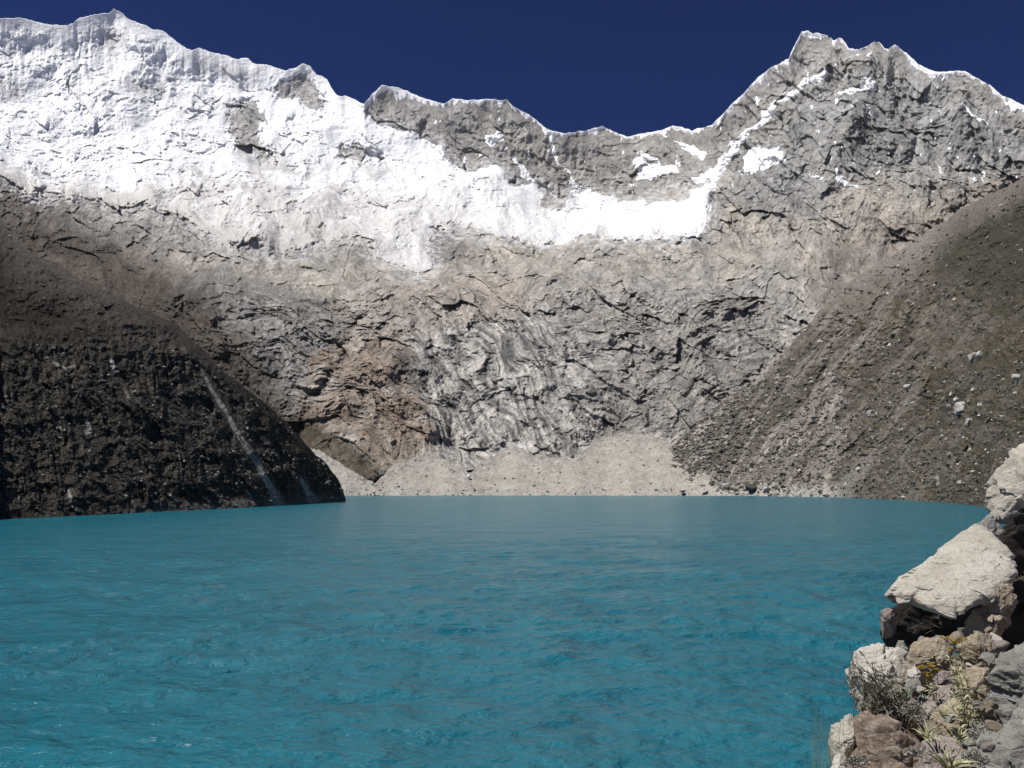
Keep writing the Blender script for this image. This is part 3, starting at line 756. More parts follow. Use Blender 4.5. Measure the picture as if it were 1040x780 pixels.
# rows of equal distance
Dw = np.broadcast_to((H / -ray(520, vw)[2])[:, None], WU.shape)
az = np.arctan2(*[ray(uw, 495 + 0 * uw)[i] for i in (0, 1)])[None, :]
X = np.sin(az) * Dw; Y = np.cos(az) * Dw
stepD = np.abs(np.gradient(Dw[:, 0]))[:, None]
Z = np.zeros_like(X)
for lam, am, sd in ((7.0, .09, 1), (3.2, .13, 2), (1.6, .075, 3), (.8, .026, 4), (.4, .010, 5)):
    w = sstep(.5, .22, stepD / lam)
    if w.max() <= 0: continue
    c_, s_ = math.cos(.18 * (sd - 2.6)), math.sin(.18 * (sd - 2.6))
    n_ = fbm((X * c_ + Y * s_) / (lam * 1.25), (-X * s_ + Y * c_) / lam, 2, .5, seed=90 + sd, ridged=(sd in (2, 3, 4)))
    Z += w * am * n_ * (1.4 if sd == 1 else 1)
gustm = .6 + .6 * sstep(-.3, .3, fbm(X / 30, Y / 14, 3, seed=99))
Z *= gustm * 1.15
Pwt = np.stack([X, Y, Z], -1)
Pwt[0, :, :2] *= 1.0
tag(mesh_np('water', Pwt[::-1], grid_faces(*X.shape), water_material()), 'rippled opaque turquoise glacial lake filling the valley floor', 'lake', kind='structure')

# lake bed / valley floor as one sheet out to the horizon
gm = rock_material('valley_floor', (.02, .2), .95, .3, .3, 2.0, use_tint=False, base=(.2, .19, .17))
ring = []; rr_ = [0, 60, 200, 700, 2000, 6000, 20000]
for r_ in rr_:
    for k in range(48):
        a_ = 2 * math.pi * k / 48; ring.append((r_ * math.sin(a_), r_ * math.cos(a_), -14 - r_ * .001))
fc = [(i * 48 + k, i * 48 + (k + 1) % 48, (i + 1) * 48 + (k + 1) % 48, (i + 1) * 48 + k) for i in range(1, len(rr_) - 1) for k in range(48)]
cen = [ring[0]] + ring[48:]
fc = [tuple(j - 47 for j in q_) for q_ in fc]
cap = [(0, 1 + (k + 1) % 48, 1 + k, 1 + k) for k in range(48)]
import bmesh
bm = bmesh.new(); vs_ = [bm.verts.new(c_) for c_ in cen]
for k in range(48): bm.faces.new((vs_[0], vs_[1 + k], vs_[1 + (k + 1) % 48]))
for q_ in fc: bm.faces.new([vs_[j] for j in q_])
me = bpy.data.meshes.new('ground'); bm.to_mesh(me); bm.free(); me.materials.append(gm)
g_ = bpy.data.objects.new('ground', me); COL.objects.link(g_)
tag(g_, 'valley floor under the lake and mountains', 'ground', kind='structure')

# ------------------------------------------------------------------ rocks
def stone_material(name, c1, c2, c3, scale=1.0, bump=.5, lichen=0.0, lcol=(.5, .5, .45)):
    m, nt, b = new_mat(name); L = nt.links.new
    tc = N(nt, 'ShaderNodeTexCoord')
    mp = N(nt, 'ShaderNodeMapping'); mp.inputs['Scale'].default_value = (1, 1, 2.2); mp.inputs['Rotation'].default_value = (R(25), R(20), 0)
    L(tc.outputs['Object'], mp.inputs['Vector'])
    n1 = N(nt, 'ShaderNodeTexNoise', Scale=3.5 * scale, Detail=7.0, Roughness=0.62)
    n2 = N(nt, 'ShaderNodeTexNoise', Scale=14 * scale, Detail=6.0, Roughness=0.7, Distortion=.5)
    n3 = N(nt, 'ShaderNodeTexNoise', Scale=70 * scale, Detail=3.0, Roughness=0.7)
    for n in (n1, n2, n3): L(mp.outputs[0], n.inputs['Vector'])
    r1 = N(nt, 'ShaderNodeValToRGB'); r1.color_ramp.elements[0].position = .38; r1.color_ramp.elements[0].color = (*c1, 1)
    r1.color_ramp.elements[1].position = .62; r1.color_ramp.elements[1].color = (*c2, 1); L(n1.outputs['Fac'], r1.inputs[0])
    r2 = N(nt, 'ShaderNodeValToRGB'); r2.color_ramp.elements[0].position = .52; r2.color_ramp.elements[0].color = (0, 0, 0, 1)
    r2.color_ramp.elements[1].position = .68; r2.color_ramp.elements[1].color = (1, 1, 1, 1); L(n2.outputs['Fac'], r2.inputs[0])
    mx = N(nt, 'ShaderNodeMix', data_type='RGBA'); L(r2.outputs[0], mx.inputs['Factor']); L(r1.outputs[0], mx.inputs['A']); mx.inputs['B'].default_value = (*c3, 1)
    out = mx.outputs['Result']
    if lichen > 0:
        n4 = N(nt, 'ShaderNodeTexNoise', Scale=9 * scale, Detail=5.0, Roughness=0.75); L(tc.outputs['Object'], n4.inputs['Vector'])
        r4 = N(nt, 'ShaderNodeValToRGB'); r4.color_ramp.elements[0].position = .53; r4.color_ramp.elements[0].color = (0, 0, 0, 1)
        r4.color_ramp.elements[1].position = .57; r4.color_ramp.elements[1].color = (lichen,) * 3 + (1,); L(n4.outputs['Fac'], r4.inputs[0])
        m4 = N(nt, 'ShaderNodeMix', data_type='RGBA'); L(r4.outputs[0], m4.inputs['Factor']); L(out, m4.inputs['A']); m4.inputs['B'].default_value = (*lcol, 1)
        out = m4.outputs['Result']
    g = N(nt, 'ShaderNodeMapRange'); g.inputs['From Min'].default_value = .3; g.inputs['From Max'].default_value = .7; g.inputs['To Min'].default_value = .78; g.inputs['To Max'].default_value = 1.2
    L(n3.outputs['Fac'], g.inputs['Value'])
    vm = N(nt, 'ShaderNodeVectorMath', operation='SCALE'); L(out, vm.inputs[0]); L(g.outputs[0], vm.inputs['Scale']); L(vm.outputs[0], b.inputs['Base Color'])
    ad = N(nt, 'ShaderNodeMath', operation='MULTIPLY_ADD'); ad.inputs[1].default_value = .25; L(n3.outputs['Fac'], ad.inputs[0]); L(n2.outputs['Fac'], ad.inputs[2])
    bp = N(nt, 'ShaderNodeBump', Strength=bump, Distance=.05); L(ad.outputs[0], bp.inputs['Height']); L(bp.outputs[0], b.inputs['Normal'])
    b.inputs['Roughness'].default_value = .88; b.inputs['Specular IOR Level'].default_value = .25
    return m

M_cream = stone_material('cream_stone', (.40, .37, .31), (.51, .48, .42), (.27, .235, .185), 1.0, .6, .35, (.56, .53, .46))
M_grey = stone_material('grey_stone', (.20, .198, .175), (.31, .305, .275), (.12, .118, .10), 1.0, .6, .5, (.47, .47, .43))
M_brown = stone_material('brown_stone', (.18, .135, .10), (.27, .215, .17), (.40, .36, .31), 1.2, .6, .25, (.42, .39, .35))
M_tan = stone_material('tan_stone', (.33, .27, .19), (.42, .36, .27), (.22, .165, .11), 1.1, .7, .3, (.5, .46, .38))
M_white = stone_material('white_stone', (.44, .41, .355), (.53, .50, .445), (.34, .305, .25), 1.0, .5)
M_mauve = stone_material('mauve_stone', (.26, .215, .195), (.34, .29, .265), (.17, .14, .125), 1.3, .6, .3, (.45, .42, .38))
M_shade = stone_material('shade_black_stone', (.045, .04, .035), (.07, .062, .052), (.03, .027, .023), 1.0, .7)  # near-black colour paints in the shade of the hollow, gap and cleft

SUNAZ = None

def boulder(poly, D0, nrm, mat, label, front=.10, back=.5, seed=1, facets=7, rough=.085, cut=.36, name='boulder', sharp=.45, res=1, group=None, strat=0.0, bdir=None):
    """closed rock whose girdle is the traced outline laid on a plane with normal nrm, domed in front and deep behind; sizes in metres"""
    r_ = np.random.default_rng(seed)
    nrm = np.array(nrm, float); nrm /= np.linalg.norm(nrm)
    Pp = np.array(poly, float); c = Pp.mean(0)
    P0_ = pt(c[0], c[1], D0); cam = np.array([0, 0, H])
    W = []
    for (a, b) in Pp:
        x, y, z = ray(a, b); d = np.array([float(x), float(y), float(z)])
        t = np.dot(P0_ - cam, nrm) / np.dot(d, nrm)
        t = np.clip(t, D0 * .72, D0 * 1.35)
        W.append(cam + d * t)
    W = np.array(W)
    # resample closed outline
    n = len(W); seg = np.linalg.norm(np.roll(W, -1, 0) - W, axis=1); cum = np.concatenate([[0], np.cumsum(seg)])
    nth = int(170 * res); s = np.linspace(0, cum[-1], nth, endpoint=False)
    Wc = np.vstack([W, W[:1]])
    ring_ = np.stack([np.interp(s, cum, Wc[:, i]) for i in range(3)], 1)
    for _q in range(2): ring_ = .5 * ring_ + .25 * (np.roll(ring_, 1, 0) + np.roll(ring_, -1, 0))
    cc = ring_.mean(0); size = np.linalg.norm(ring_ - cc, axis=1).mean()
    nph = int(90 * res)
    ph = np.linspace(-1, 1, nph + 2)[1:-1] * math.pi / 2
    rs = np.cos(ph) ** sharp                 # blocky profile
    zs = np.sign(np.sin(ph)) * np.abs(np.sin(ph)) ** .85
    dz = np.where(zs > 0, zs * front, zs * back)
    backdir = -nrm * .55 + np.array([0, .35, -.75]) * .8
    if bdir is not None: backdir = np.array(bdir, float)
    backdir /= np.linalg.norm(backdir)
    pts = np.empty((nph, nth, 3))
    for i in range(nph):
        k = rs[i] if zs[i] > 0 else rs[i] ** .8
        off = nrm * dz[i] if zs[i] > 0 else -backdir * dz[i]
        pts[i] = cc + (ring_ - cc) * k + off
    poles = np.array([cc + backdir * back, cc + nrm * front])
    A = np.vstack([pts.reshape(-1, 3), poles])
    # flat facets
    ftot = facets * 2
    rel = A - cc
    for q_ in range(ftot):
        d = r_.normal(size=3); d /= np.linalg.norm(d)
        if np.dot(d, -P0_ / D0) < -.2: d = -d
        d = d + nrm * (.35 if q_ < facets else 1.1); d /= np.linalg.norm(d)
        pr = rel @ d; mx = pr.max(); lim = mx * (1 - (cut if q_ < facets else cut * 1.6) * r_.random())
        ov = np.clip(pr - lim, 0, None)
        rel = rel - d[None, :] * (ov * .97)[:, None]
    A = rel + cc
    # relief along the radial direction
    dirn = rel / (np.linalg.norm(rel, axis=1)[:, None] + 1e-6)
    q = A / size
    e1 = fbm3(q[:, 0] * 1.7, q[:, 1] * 1.7, q[:, 2] * 1.7, 5, .55, seed=seed, ridged=True)
    e2 = fbm3(q[:, 0] * 5, q[:, 1] * 5, q[:, 2] * 7, 4, .6, seed=seed + 3)
    e3 = 0
    if strat > 0:
        e3 = fbm3(q[:, 0] * 1.2, q[:, 1] * 1.2, q[:, 2] * 11, 3, .6, seed=seed + 7, ridged=True) * strat
    jx = fbm3(q[:, 0] * 6, q[:, 1] * 6, q[:, 2] * 6, 3, .6, seed=seed + 11) * .12
    g1 = facet3(q[:, 0] * 1.25 + jx, q[:, 1] * 1.25 + jx, q[:, 2] * 1.5 - jx, seed) * rough * 2.1
    g2 = facet3(q[:, 0] * 3.4 + jx, q[:, 1] * 3.4 - jx, q[:, 2] * 4.2 + jx, seed + 5) * rough * .75
    A = A + dirn * (size * (g1 + g2 - rough * .35))[:, None]
    A = A + dirn * (size * (.5 * rough * (e1 - .4) + rough * .3 * e2 + rough * e3))[:, None]
    f = []
    i = np.arange(nph * nth).reshape(nph, nth); j = np.roll(i, -1, 1)
    quads = np.stack([i[:-1], j[:-1], j[1:], i[1:]], -1).reshape(-1, 4).tolist()
    me = bpy.data.meshes.new(name)
    bm = bmesh.new(); vv = [bm.verts.new(p_) for p_ in A]
    for q_ in quads: bm.faces.new([vv[k] for k in q_])
    for k in range(nth):
        bm.faces.new([vv[i[0, k]], vv[nph * nth], vv[j[0, k]]])
        bm.faces.new([vv[i[-1, k]], vv[j[-1, k]], vv[nph * nth + 1]])
    bmesh.ops.recalc_face_normals(bm, faces=bm.faces)
    for f_ in bm.faces: f_.smooth = True
    bm.to_mesh(me); bm.free()
    # origin at the stone's centre
    me.transform(__import__('mathutils').Matrix.Translation(-Vector(cc)))
    me.materials.append(mat)
    o = bpy.data.objects.new(name, me); o.location = cc; COL.objects.link(o)
    tag(o, label, 'rock', group)
    return o

FR = [
 # outline, distance, normal, material, label, kwargs
 ([(1000,500),(1003,489),(1012,476),(1022,468),(1036,460),(1052,452),(1080,446),(1120,456),(1130,500),(1100,535),(1050,535),(1020,530),(1003,524),(996,514)], 7.2, (-.45,-.72,.55), M_cream,
   'big cream boulder topping the pile, jutting over a black hollow', dict(front=.16, back=.7, seed=3, facets=6, rough=.08, bdir=(.6, .8, -.1), res=1.3)),
 ([(996,530),(1004,524),(1014,528),(1021,538),(1018,552),(1008,556),(994,552),(984,544)], 6.9, (-.2,-.7,.6), M_grey,
   'mottled grey stone wedged between the top boulder and the large flat cream slab', dict(front=.06, back=.25, seed=5, rough=.10)),
 ([(905,606),(914,593),(926,581),(949,569),(960,560),(977,545),(991,534),(1004,538),(1014,552),(1024,566),(1032,574),(1030,588),(1010,603),(990,616),(973,628),(946,620),(926,611),(914,615)], 6.2, (-.10,-.42,.88), M_cream,
   'large flat cream slab overhanging the water above a black hollow', dict(front=.06, back=.5, seed=8, facets=5, rough=.05, cut=.10, sharp=.28, res=1.5, strat=.5, bdir=(.25, .95, -.12))),
 ([(990,617),(1010,603),(1030,590),(1034,610),(1026,628),(1010,640),(998,650),(982,646),(980,630)], 6.0, (-.2,-.85,.35), M_tan,
   'crumbly tan rock tucked under the right end of the large cream slab', dict(front=.08, back=.3, seed=12, rough=.13)),
 ([(905,640),(915,612),(945,610),(975,608),(1000,604),(1000,640),(985,662),(955,672),(920,668)], 6.9, (.35,-.9,-.25), M_shade,
   'rock coloured black as the shade in the hollow below the overhanging cream slab', dict(front=.05, back=.3, seed=14, rough=.1)),
 ([(1012,560),(1014,536),(1028,522),(1060,520),(1100,540),(1110,620),(1090,670),(1040,680),(1022,660),(1014,620)], 7.4, (.35,-.85,-.35), M_shade,
   'rock coloured black for shade deep in the gap right of the large cream slab', dict(front=.05, back=.4, seed=15, rough=.1)),
 ([(895,622),(901,618),(909,620),(912,630),(908,637),(898,635)], 6.2, (-.3,-.8,.4), M_mauve,
   'small pinkish stone poking out over the water left of the black hollow', dict(front=.05, back=.18, seed=17, rough=.08)),
 ([(908,660),(912,652),(918,653),(922,660),(916,664)], 5.8, (-.2,-.6,.7), M_grey, 'tiny grey stone on top of the flat pale ledge, by the hollow', dict(front=.03, back=.06, seed=19)),
 ([(863,668),(872,661),(890,658),(908,659),(921,663),(921,680),(918,696),(900,698),(880,694),(868,684)], 5.0, (-.15,-.6,.75), M_white,
   'flat pale ledge stone behind the grey-green bush at the water side', dict(front=.05, back=.3, seed=21, facets=5, rough=.08)),
 ([(921,664),(926,656),(940,652),(958,655),(968,663),(970,676),(966,684),(950,678),(936,674),(924,676)], 4.9, (-.1,-.62,.75), M_tan,
   'rounded tan stone behind the yellow flowers, right of the pale ledge', dict(front=.07, back=.22, seed=23, rough=.06)),
 ([(918,692),(922,682),(930,679),(936,686),(934,695),(924,697)], 4.7, (-.3,-.6,.7), M_white, 'small white angular stone beside the bush, below the tan stone', dict(front=.04, back=.1, seed=25)),
 ([(948,690),(953,682),(964,684),(974,694),(972,705),(956,703)], 4.6, (.1,-.7,.6), M_mauve, 'small brownish stone between the flowers and the yellowish rock', dict(front=.04, back=.15, seed=27)),
 ([(938,708),(948,700),(962,701),(974,706),(976,718),(960,722),(944,720)], 4.3, (-.1,-.5,.8), M_mauve, 'flat mauve-grey stone right of the bush', dict(front=.04, back=.2, seed=29)),
 ([(970,694),(978,682),(992,679),(1006,686),(1013,700),(1008,714),(990,718),(974,712)], 4.6, (-.1,-.62,.75), M_tan, 'yellowish rock behind the tall pale plant', dict(front=.06, back=.2, seed=31, rough=.08)),
 ([(975,656),(990,648),(1008,650),(1022,660),(1018,678),(1004,688),(984,682),(972,672)], 5.2, (-.1,-.7,.6), M_tan, 'rough tan rock right of the upper yellow flowers', dict(front=.07, back=.25, seed=33, rough=.14)),
 ([(1000,700),(1008,680),(1022,664),(1042,658),(1075,662),(1090,700),(1070,735),(1040,742),(1018,734),(1002,722)], 4.4, (-.35,-.62,.65), M_grey,
   'grey boulder at the right edge above the biggest lower boulder', dict(front=.10, back=.3, seed=35, facets=6)),
 ([(990,780),(1002,762),(1016,742),(1026,722),(1040,700),(1064,690),(1100,700),(1110,760),(1100,830),(1030,840),(996,820)], 3.6, (-.45,-.62,.6), M_grey,
   'biggest lower boulder, grey with lichen, filling the bottom right corner', dict(front=.10, back=.4, seed=37, facets=6)),
 ([(872,745),(873,730),(880,724),(892,726),(908,731),(922,738),(934,752),(940,775),(944,800),(930,812),(890,812),(878,790)], 3.9, (-.62,-.66,.30), M_brown,
   'reddish brown boulder with a pale right edge at the bottom of the pile', dict(front=.12, back=.3, seed=39, facets=5, rough=.08)),
 ([(842,738),(852,734),(864,729),(873,728),(876,742),(872,756),(862,764),(852,766),(846,752)], 4.1, (-.25,-.62,.65), M_cream,
   'angular cream stone at the left foot of the pile, left of the brown boulder', dict(front=.05, back=.22, seed=41, rough=.09)),
 ([(843,776),(848,768),(858,768),(862,776),(860,792),(846,792)], 3.8, (-.2,-.6,.7), M_white, 'pale stone cut by the bottom edge, lowest at the left of the pile', dict(front=.04, back=.15, seed=43)),
 ([(938,742),(946,726),(962,716),(980,716),(996,726),(1000,742),(988,756),(966,764),(946,760)], 4.1, (-.1,-.55,.75), M_tan, 'brown stone in the middle of the pale rosette plants', dict(front=.05, back=.25, seed=45, rough=.10)),
 ([(936,752),(952,748),(972,752),(988,764),(996,790),(980,812),(946,812),(938,790)], 3.75, (-.1,-.5,.8), M_mauve, 'brownish grey stone under the rosette plants at the bottom edge', dict(front=.04, back=.3, seed=47, rough=.11)),
 ([(868,768),(876,752),(886,760),(890,790),(880,806),(866,800)], 4.15, (-.2,-.7,.3), M_shade, 'stone coloured black for shade in the cleft between the cream stone and the brown boulder', dict(front=.03, back=.2, seed=49)),
 ([(880,705),(900,700),(930,700),(942,712),(944,735),(925,745),(895,738),(880,724)], 4.5, (-.2,-.7,.4), M_mauve, 'brownish rock hidden behind the grey-green bush', dict(front=.04, back=.25, seed=51)),
]
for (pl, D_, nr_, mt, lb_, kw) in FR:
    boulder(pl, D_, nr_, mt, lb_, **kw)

# the bank under the stones
def bank():
    uu = np.concatenate([np.arange(-1400, 800, 20.0), np.arange(800, 1300, 2.5), np.arange(1300, 2400, 20.0)])
    vc_ = np.interp(uu, [800, 830, 850, 862, 900, 930, 960, 985, 1000, 1012, 1025, 1300], [800, 800, 790, 745, 690, 672, 655, 640, 632, 640, 660, 640])
    azs = np.arctan2(ray(uu, vc_)[0], ray(uu, vc_)[1])
    # crest distance and height (relative to the eye) by column
    cr = np.array([(-1400, 2.2, -1.9), (0, 2.2, -1.8), (700, 2.4, -1.75), (830, 2.8, -1.62), (862, 4.0, -1.42), (900, 4.6, -1.18), (930, 5.2, -1.05), (960, 5.6, -.92), (1000, 6.2, -.62), (1040, 7.0, -.42), (1100, 8.0, 0.1), (1400, 9, 1.5), (2400, 9, 2.5)])
    cd = np.interp(uu, cr[:, 0], cr[:, 1]); cz = np.where(uu >= 800, ray(uu, vc_)[2] * cd, np.interp(uu, [-1400, 0, 700, 799], [-1.9, -1.8, -1.75, -1.68]))
    rows = []
    for k in range(70):
        t = k / 69
        if t < .6:
            s = t / .6; D = .3 + (cd - .3) * s
            zz = -1.72 + (cz + 1.72 - .06) * s ** 1.6
            zz = np.minimum(zz, -D * .0 + zz)
        else:
            s = (t - .6) / .4; D = cd + 4.2 * s; zz = cz - .06 + (-H - .9 - cz) * s ** .9
        rows.append(np.stack([np.sin(azs) * D, np.cos(azs) * D, H + zz], -1))
    Pb = np.array(rows)
    nz = fbm(Pb[..., 0] * 2.2, Pb[..., 1] * 2.2, 6, .6, seed=120)
    Pb[..., 2] += nz * .07 - .02
    f = grid_faces(*Pb.shape[:2])
    o = mesh_np('bank', Pb, f, rock_material('bank_earth', (3.0, 18.0), .95, .8, .4, .04, use_tint=False, base=(.17, .14, .105)))
    tag(o, 'stony earth bank under the boulders beside the water', 'bank', kind='structure')
bank()

# small stones scattered in the gaps between the boulders
def pebble_mesh(seed):
    r_ = np.random.default_rng(seed)
    bm = bmesh.new(); bmesh.ops.create_icosphere(bm, subdivisions=3, radius=1.0)
    A = np.array([v.co[:] for v in bm.verts]); sc_ = np.array([1, .75 + .3 * r_.random(), .5 + .3 * r_.random()])
    for _ in range(9):
        d = r_.normal(size=3); d /= np.linalg.norm(d); pr = A @ d; A = A - d[None] * np.clip(pr - (.55 + .35 * r_.random()), 0, None)[:, None]
    A = A * sc_
    A += A * (.10 * fbm3(A[:, 0] * 2, A[:, 1] * 2, A[:, 2] * 2, 3, seed=seed))[:, None]
    for v, c_ in zip(bm.verts, A): v.co = c_
    me = bpy.data.meshes.new('stone'); bm.to_mesh(me); bm.free()
    return me
PEB = []
for k in range(7):
    me = pebble_mesh(200 + k); me.materials.append([M_cream, M_grey, M_tan, M_white, M_mauve, M_tan, M_grey][k]); PEB.append(me)
gap = [(986,652,5.3),(996,646,5.3),(1004,640,5.5),(1012,648,5.3),(1016,656,5.0),(972,648,5.3),(978,640,5.7),(935,700,4.4),(928,696,4.5),(914,700,4.5),(985,722,4.2),(978,728,4.1),(1000,722,4.1),
       (994,716,4.2),(992,748,3.8),(985,752,3.8),(1000,752,3.7),(990,762,3.6),(1004,760,3.5),(982,766,3.6),(996,772,3.5),(986,776,3.5),(1008,745,3.8),(1012,738,3.9),(868,774,3.8),(866,782,3.8),(950,742,3.9),(965,730,4.0),
       (955,770,3.6),(962,712,4.3),(1008,716,4.2),(925,664,5.2),(936,652,5.4),(948,650,5.4),(956,651,5.4),(1014,690,4.5),(1003,668,4.9),(996,676,4.8),(985,676,4.8),(975,724,4.2)]
for k, (a, b, D_) in enumerate(gap):
    o = bpy.data.objects.new('stone', PEB[k % 7]); COL.objects.link(o); p_ = pt(a, b, D_)
    s_ = (.018 + .026 * random.random()) * (D_ / 4.2)
    o.location = p_; o.scale = (s_ * 1.2, s_, s_); o.rotation_euler = (random.uniform(-.6, .6), random.uniform(-.6, .6), random.uniform(0, 6.3))
    tag(o, 'fist-sized or smaller loose stone filling a gap between the boulders by the water', 'stone', 'loose stones in the gaps of the boulder pile')

# ------------------------------------------------------------------ boulders far off on shore and slopes
def far_boulder(u, v, w, hgt, D_, mat, label, k):
    o = bpy.data.objects.new('boulder', PEBF[k % len(PEBF)][mat]); COL.objects.link(o)
    s = D_ / F; o.location = pt(u, v, D_); o.scale = (w * s * .55, w * s * .5, hgt * s * .75)
    o.rotation_euler = (.15 * (k % 3), .1 * (k % 4), .9 * k)
    tag(o, label, 'rock')
M_fpale = rock_material('far_pale_rock', (.5, 2), .9, .5, .3, .5, use_tint=False, base=(.40, .385, .355))
M_fdark = rock_material('far_dark_rock', (.5, 2), .9, .5, .3, .5, use_tint=False, base=(.06, .058, .055))
M_fice = rock_material('ice_lump', (.5, 2), .5, .2, .05, .3, use_tint=False, base=(.85, .88, .9))
PEBF = []
for k in range(5):
    d = {}
    for nm, mm in (('p', M_fpale), ('d', M_fdark), ('i', M_fice)):
        me = pebble_mesh(300 + k); me.materials.append(mm); d[nm] = me
    PEBF.append(d)
# first-hit lookup on the right hill / beach for a chart position
def hit(grid, u, v):
    gU, gV, gP = grid
    j = int(np.argmin(np.abs(gU[0] - u)))
    Q = gP[:, j]
    d = np.hypot(Q[:, 0], Q[:, 1]); tz = (Q[:, 2] - H) / d
    tgt = float(ray(u, v)[2]); i = int(np.argmin(np.abs(tz - tgt)))
    return float(d[i])
GR = (rU, rV, rP); GB = (bU, bV, bP); GL = (lU, lV, lP); GW = (U, V, P)
FB = [
 (977,415,17,13,'p','big pale boulder alone on the right hillside above the cream foreground boulder',GR),
 (848,385,8,7,'p','pale boulder at the head of the scree gully on the right hillside',GR),
 (884,420,8,6,'p','small pale boulder mid-slope on the right hillside, below the gully head',GR),
 (922,393,9,7,'p','pale boulder above and left of the big pale one on the right hillside',GR),
 (988,362,12,8,'p','pale outcrop boulder highest in its cluster on the right hillside',GR),
 (996,360,8,7,'p','smaller pale boulder touching the highest pale outcrop on the right hillside',GR),
 (1034,383,11,8,'p','pale boulder on the right hillside close to the right edge',GR),
 (984,428,6,6,'p','little pale boulder just under the big one on the right hillside',GR),
 (763,495.5,14,9,'d','black boulder on the pale far shore',GR),
 (738,493,8,7,'p','whitish boulder left of the black boulder on the far shore',GR),
 (778,497,7,5,'p','whitish boulder right of the black boulder on the far shore',GR),
 (716,500,8,4,'p','low pale boulder at the waterline of the far shore',GR),
 (476,484,4,4,'i','single bright white ice lump at the foot of the far cliffs',GB),
 (693,499,6,3,'d','small dark boulder at the waterline where the far beach ends',GB),
]
for k, (a, b, w_, h_, m_, lb_, G_) in enumerate(FB):
    dd_ = hit(G_, a, b); far_boulder(a, b, w_, h_, dd_ - .006 * dd_ - .3, m_, lb_, k)

# uncountable rubble on the slopes: one object of small angular blocks
def rubble(name, grid, n, smin, smax, mat, label, pick, seed):
    r_ = np.random.default_rng(seed)
    gU, gV, gP = grid
    bmi = bmesh.new(); bmesh.ops.create_icosphere(bmi, subdivisions=1, radius=1.0)
    base = np.array([v.co[:] for v in bmi.verts]); fb = np.array([[v.index for v in f.verts] for f in bmi.faces]); bmi.free()
    i = r_.integers(3, gP.shape[0] - 6, n * 5); j = r_.integers(3, gP.shape[1] - 3, n * 5)
    u_, v_ = gU[i, j], gV[i, j]; ok = r_.random(len(i)) < pick(u_, v_)
    i, j, u_, v_ = i[ok][:n], j[ok][:n], u_[ok][:n], v_[ok][:n]
    c = gP[i, j]; D_ = np.hypot(c[:, 0], c[:, 1]); m = len(i)
    s = (smin + (smax - smin) * r_.random(m) ** 4) * D_ / F
    V_ = base[None] * (1 + .35 * r_.normal(size=(m, len(base), 1)).clip(-1.3, 1.3)) * np.stack([s * (.8 + .6 * r_.random(m)), s, s * (.6 + .4 * r_.random(m))], -1)[:, None, :]
    V_ = V_ + c[:, None, :] + np.array([0, 0, 1])[None, None] * (s * .3)[:, None, None]
    Fc = fb[None] + (np.arange(m) * len(base))[:, None, None]
    tone = np.where(r_.random(m)[:, None] < .25, np.array([[.36, .345, .32]]), np.array([[.15, .138, .12]])) * (.6 + .7 * r_.random(m))[:, None]
    o = mesh_np(name, V_.reshape(-1, 3), Fc.reshape(-1, 3), mat, np.repeat(tone[:, None], len(base), 1), smooth=False)
    tag(o, label, 'rubble', kind='stuff')
M_rub = rock_material('rubble_rock', (.5, 2), .9, .3, .2, .4)
rubble('rubble', GR, 9000, .5, 2.4, M_rub, 'loose rubble strewn over the dark right hillside', lambda u, v: .35 + .5 * (v > 380), 5)
rubble('rubble', GL, 2600, .35, 1.6, M_rub, 'loose rubble strewn over the dark left moraine slope', lambda u, v: np.where(v > 350, .8, .10), 6)
rubble('rubble', GB, 1300, .3, 1.2, M_rub, 'loose rubble on the pale far beach', lambda u, v: np.where((v > 497), .9, .25), 7)

# ------------------------------------------------------------------ plants
def leaf_mat(name, col, var=.35, trans=.15):
    m, nt, b = new_mat(name); L = nt.links.new
    tc = N(nt, 'ShaderNodeTexCoord'); n = N(nt, 'ShaderNodeTexNoise', Scale=40.0, Detail=2.0); L(tc.outputs['Object'], n.inputs['Vector'])
    mr = N(nt, 'ShaderNodeMapRange'); mr.inputs['From Min'].default_value = .3; mr.inputs['From Max'].default_value = .7
    mr.inputs['To Min'].default_value = 1 - var; mr.inputs['To Max'].default_value = 1 + var; L(n.outputs['Fac'], mr.inputs['Value'])
    vm = N(nt, 'ShaderNodeVectorMath', operation='SCALE'); vm.inputs[0].default_value = col; L(mr.outputs[0], vm.inputs['Scale']); L(vm.outputs[0], b.inputs['Base Color'])
    b.inputs['Roughness'].default_value = .7; b.inputs['Specular IOR Level'].default_value = .25
    return m
M_bleaf = leaf_mat('bush_leaf', (.15, .165, .125), .5); M_bstem = leaf_mat('bush_stem', (.13, .10, .075))
M_pale = leaf_mat('pale_leaf', (.34, .33, .20), .4); M_flow = leaf_mat('yellow_flower', (.40, .27, .05), .3); M_dry = leaf_mat('dry_stalk', (.34, .31, .17), .3)
M_grass = leaf_mat('grass_blade', (.20, .22, .12), .3); M_cush = leaf_mat('cushion', (.26, .25, .22), .4); M_silver = leaf_mat('silver_leaf', (.22, .24, .19), .35)

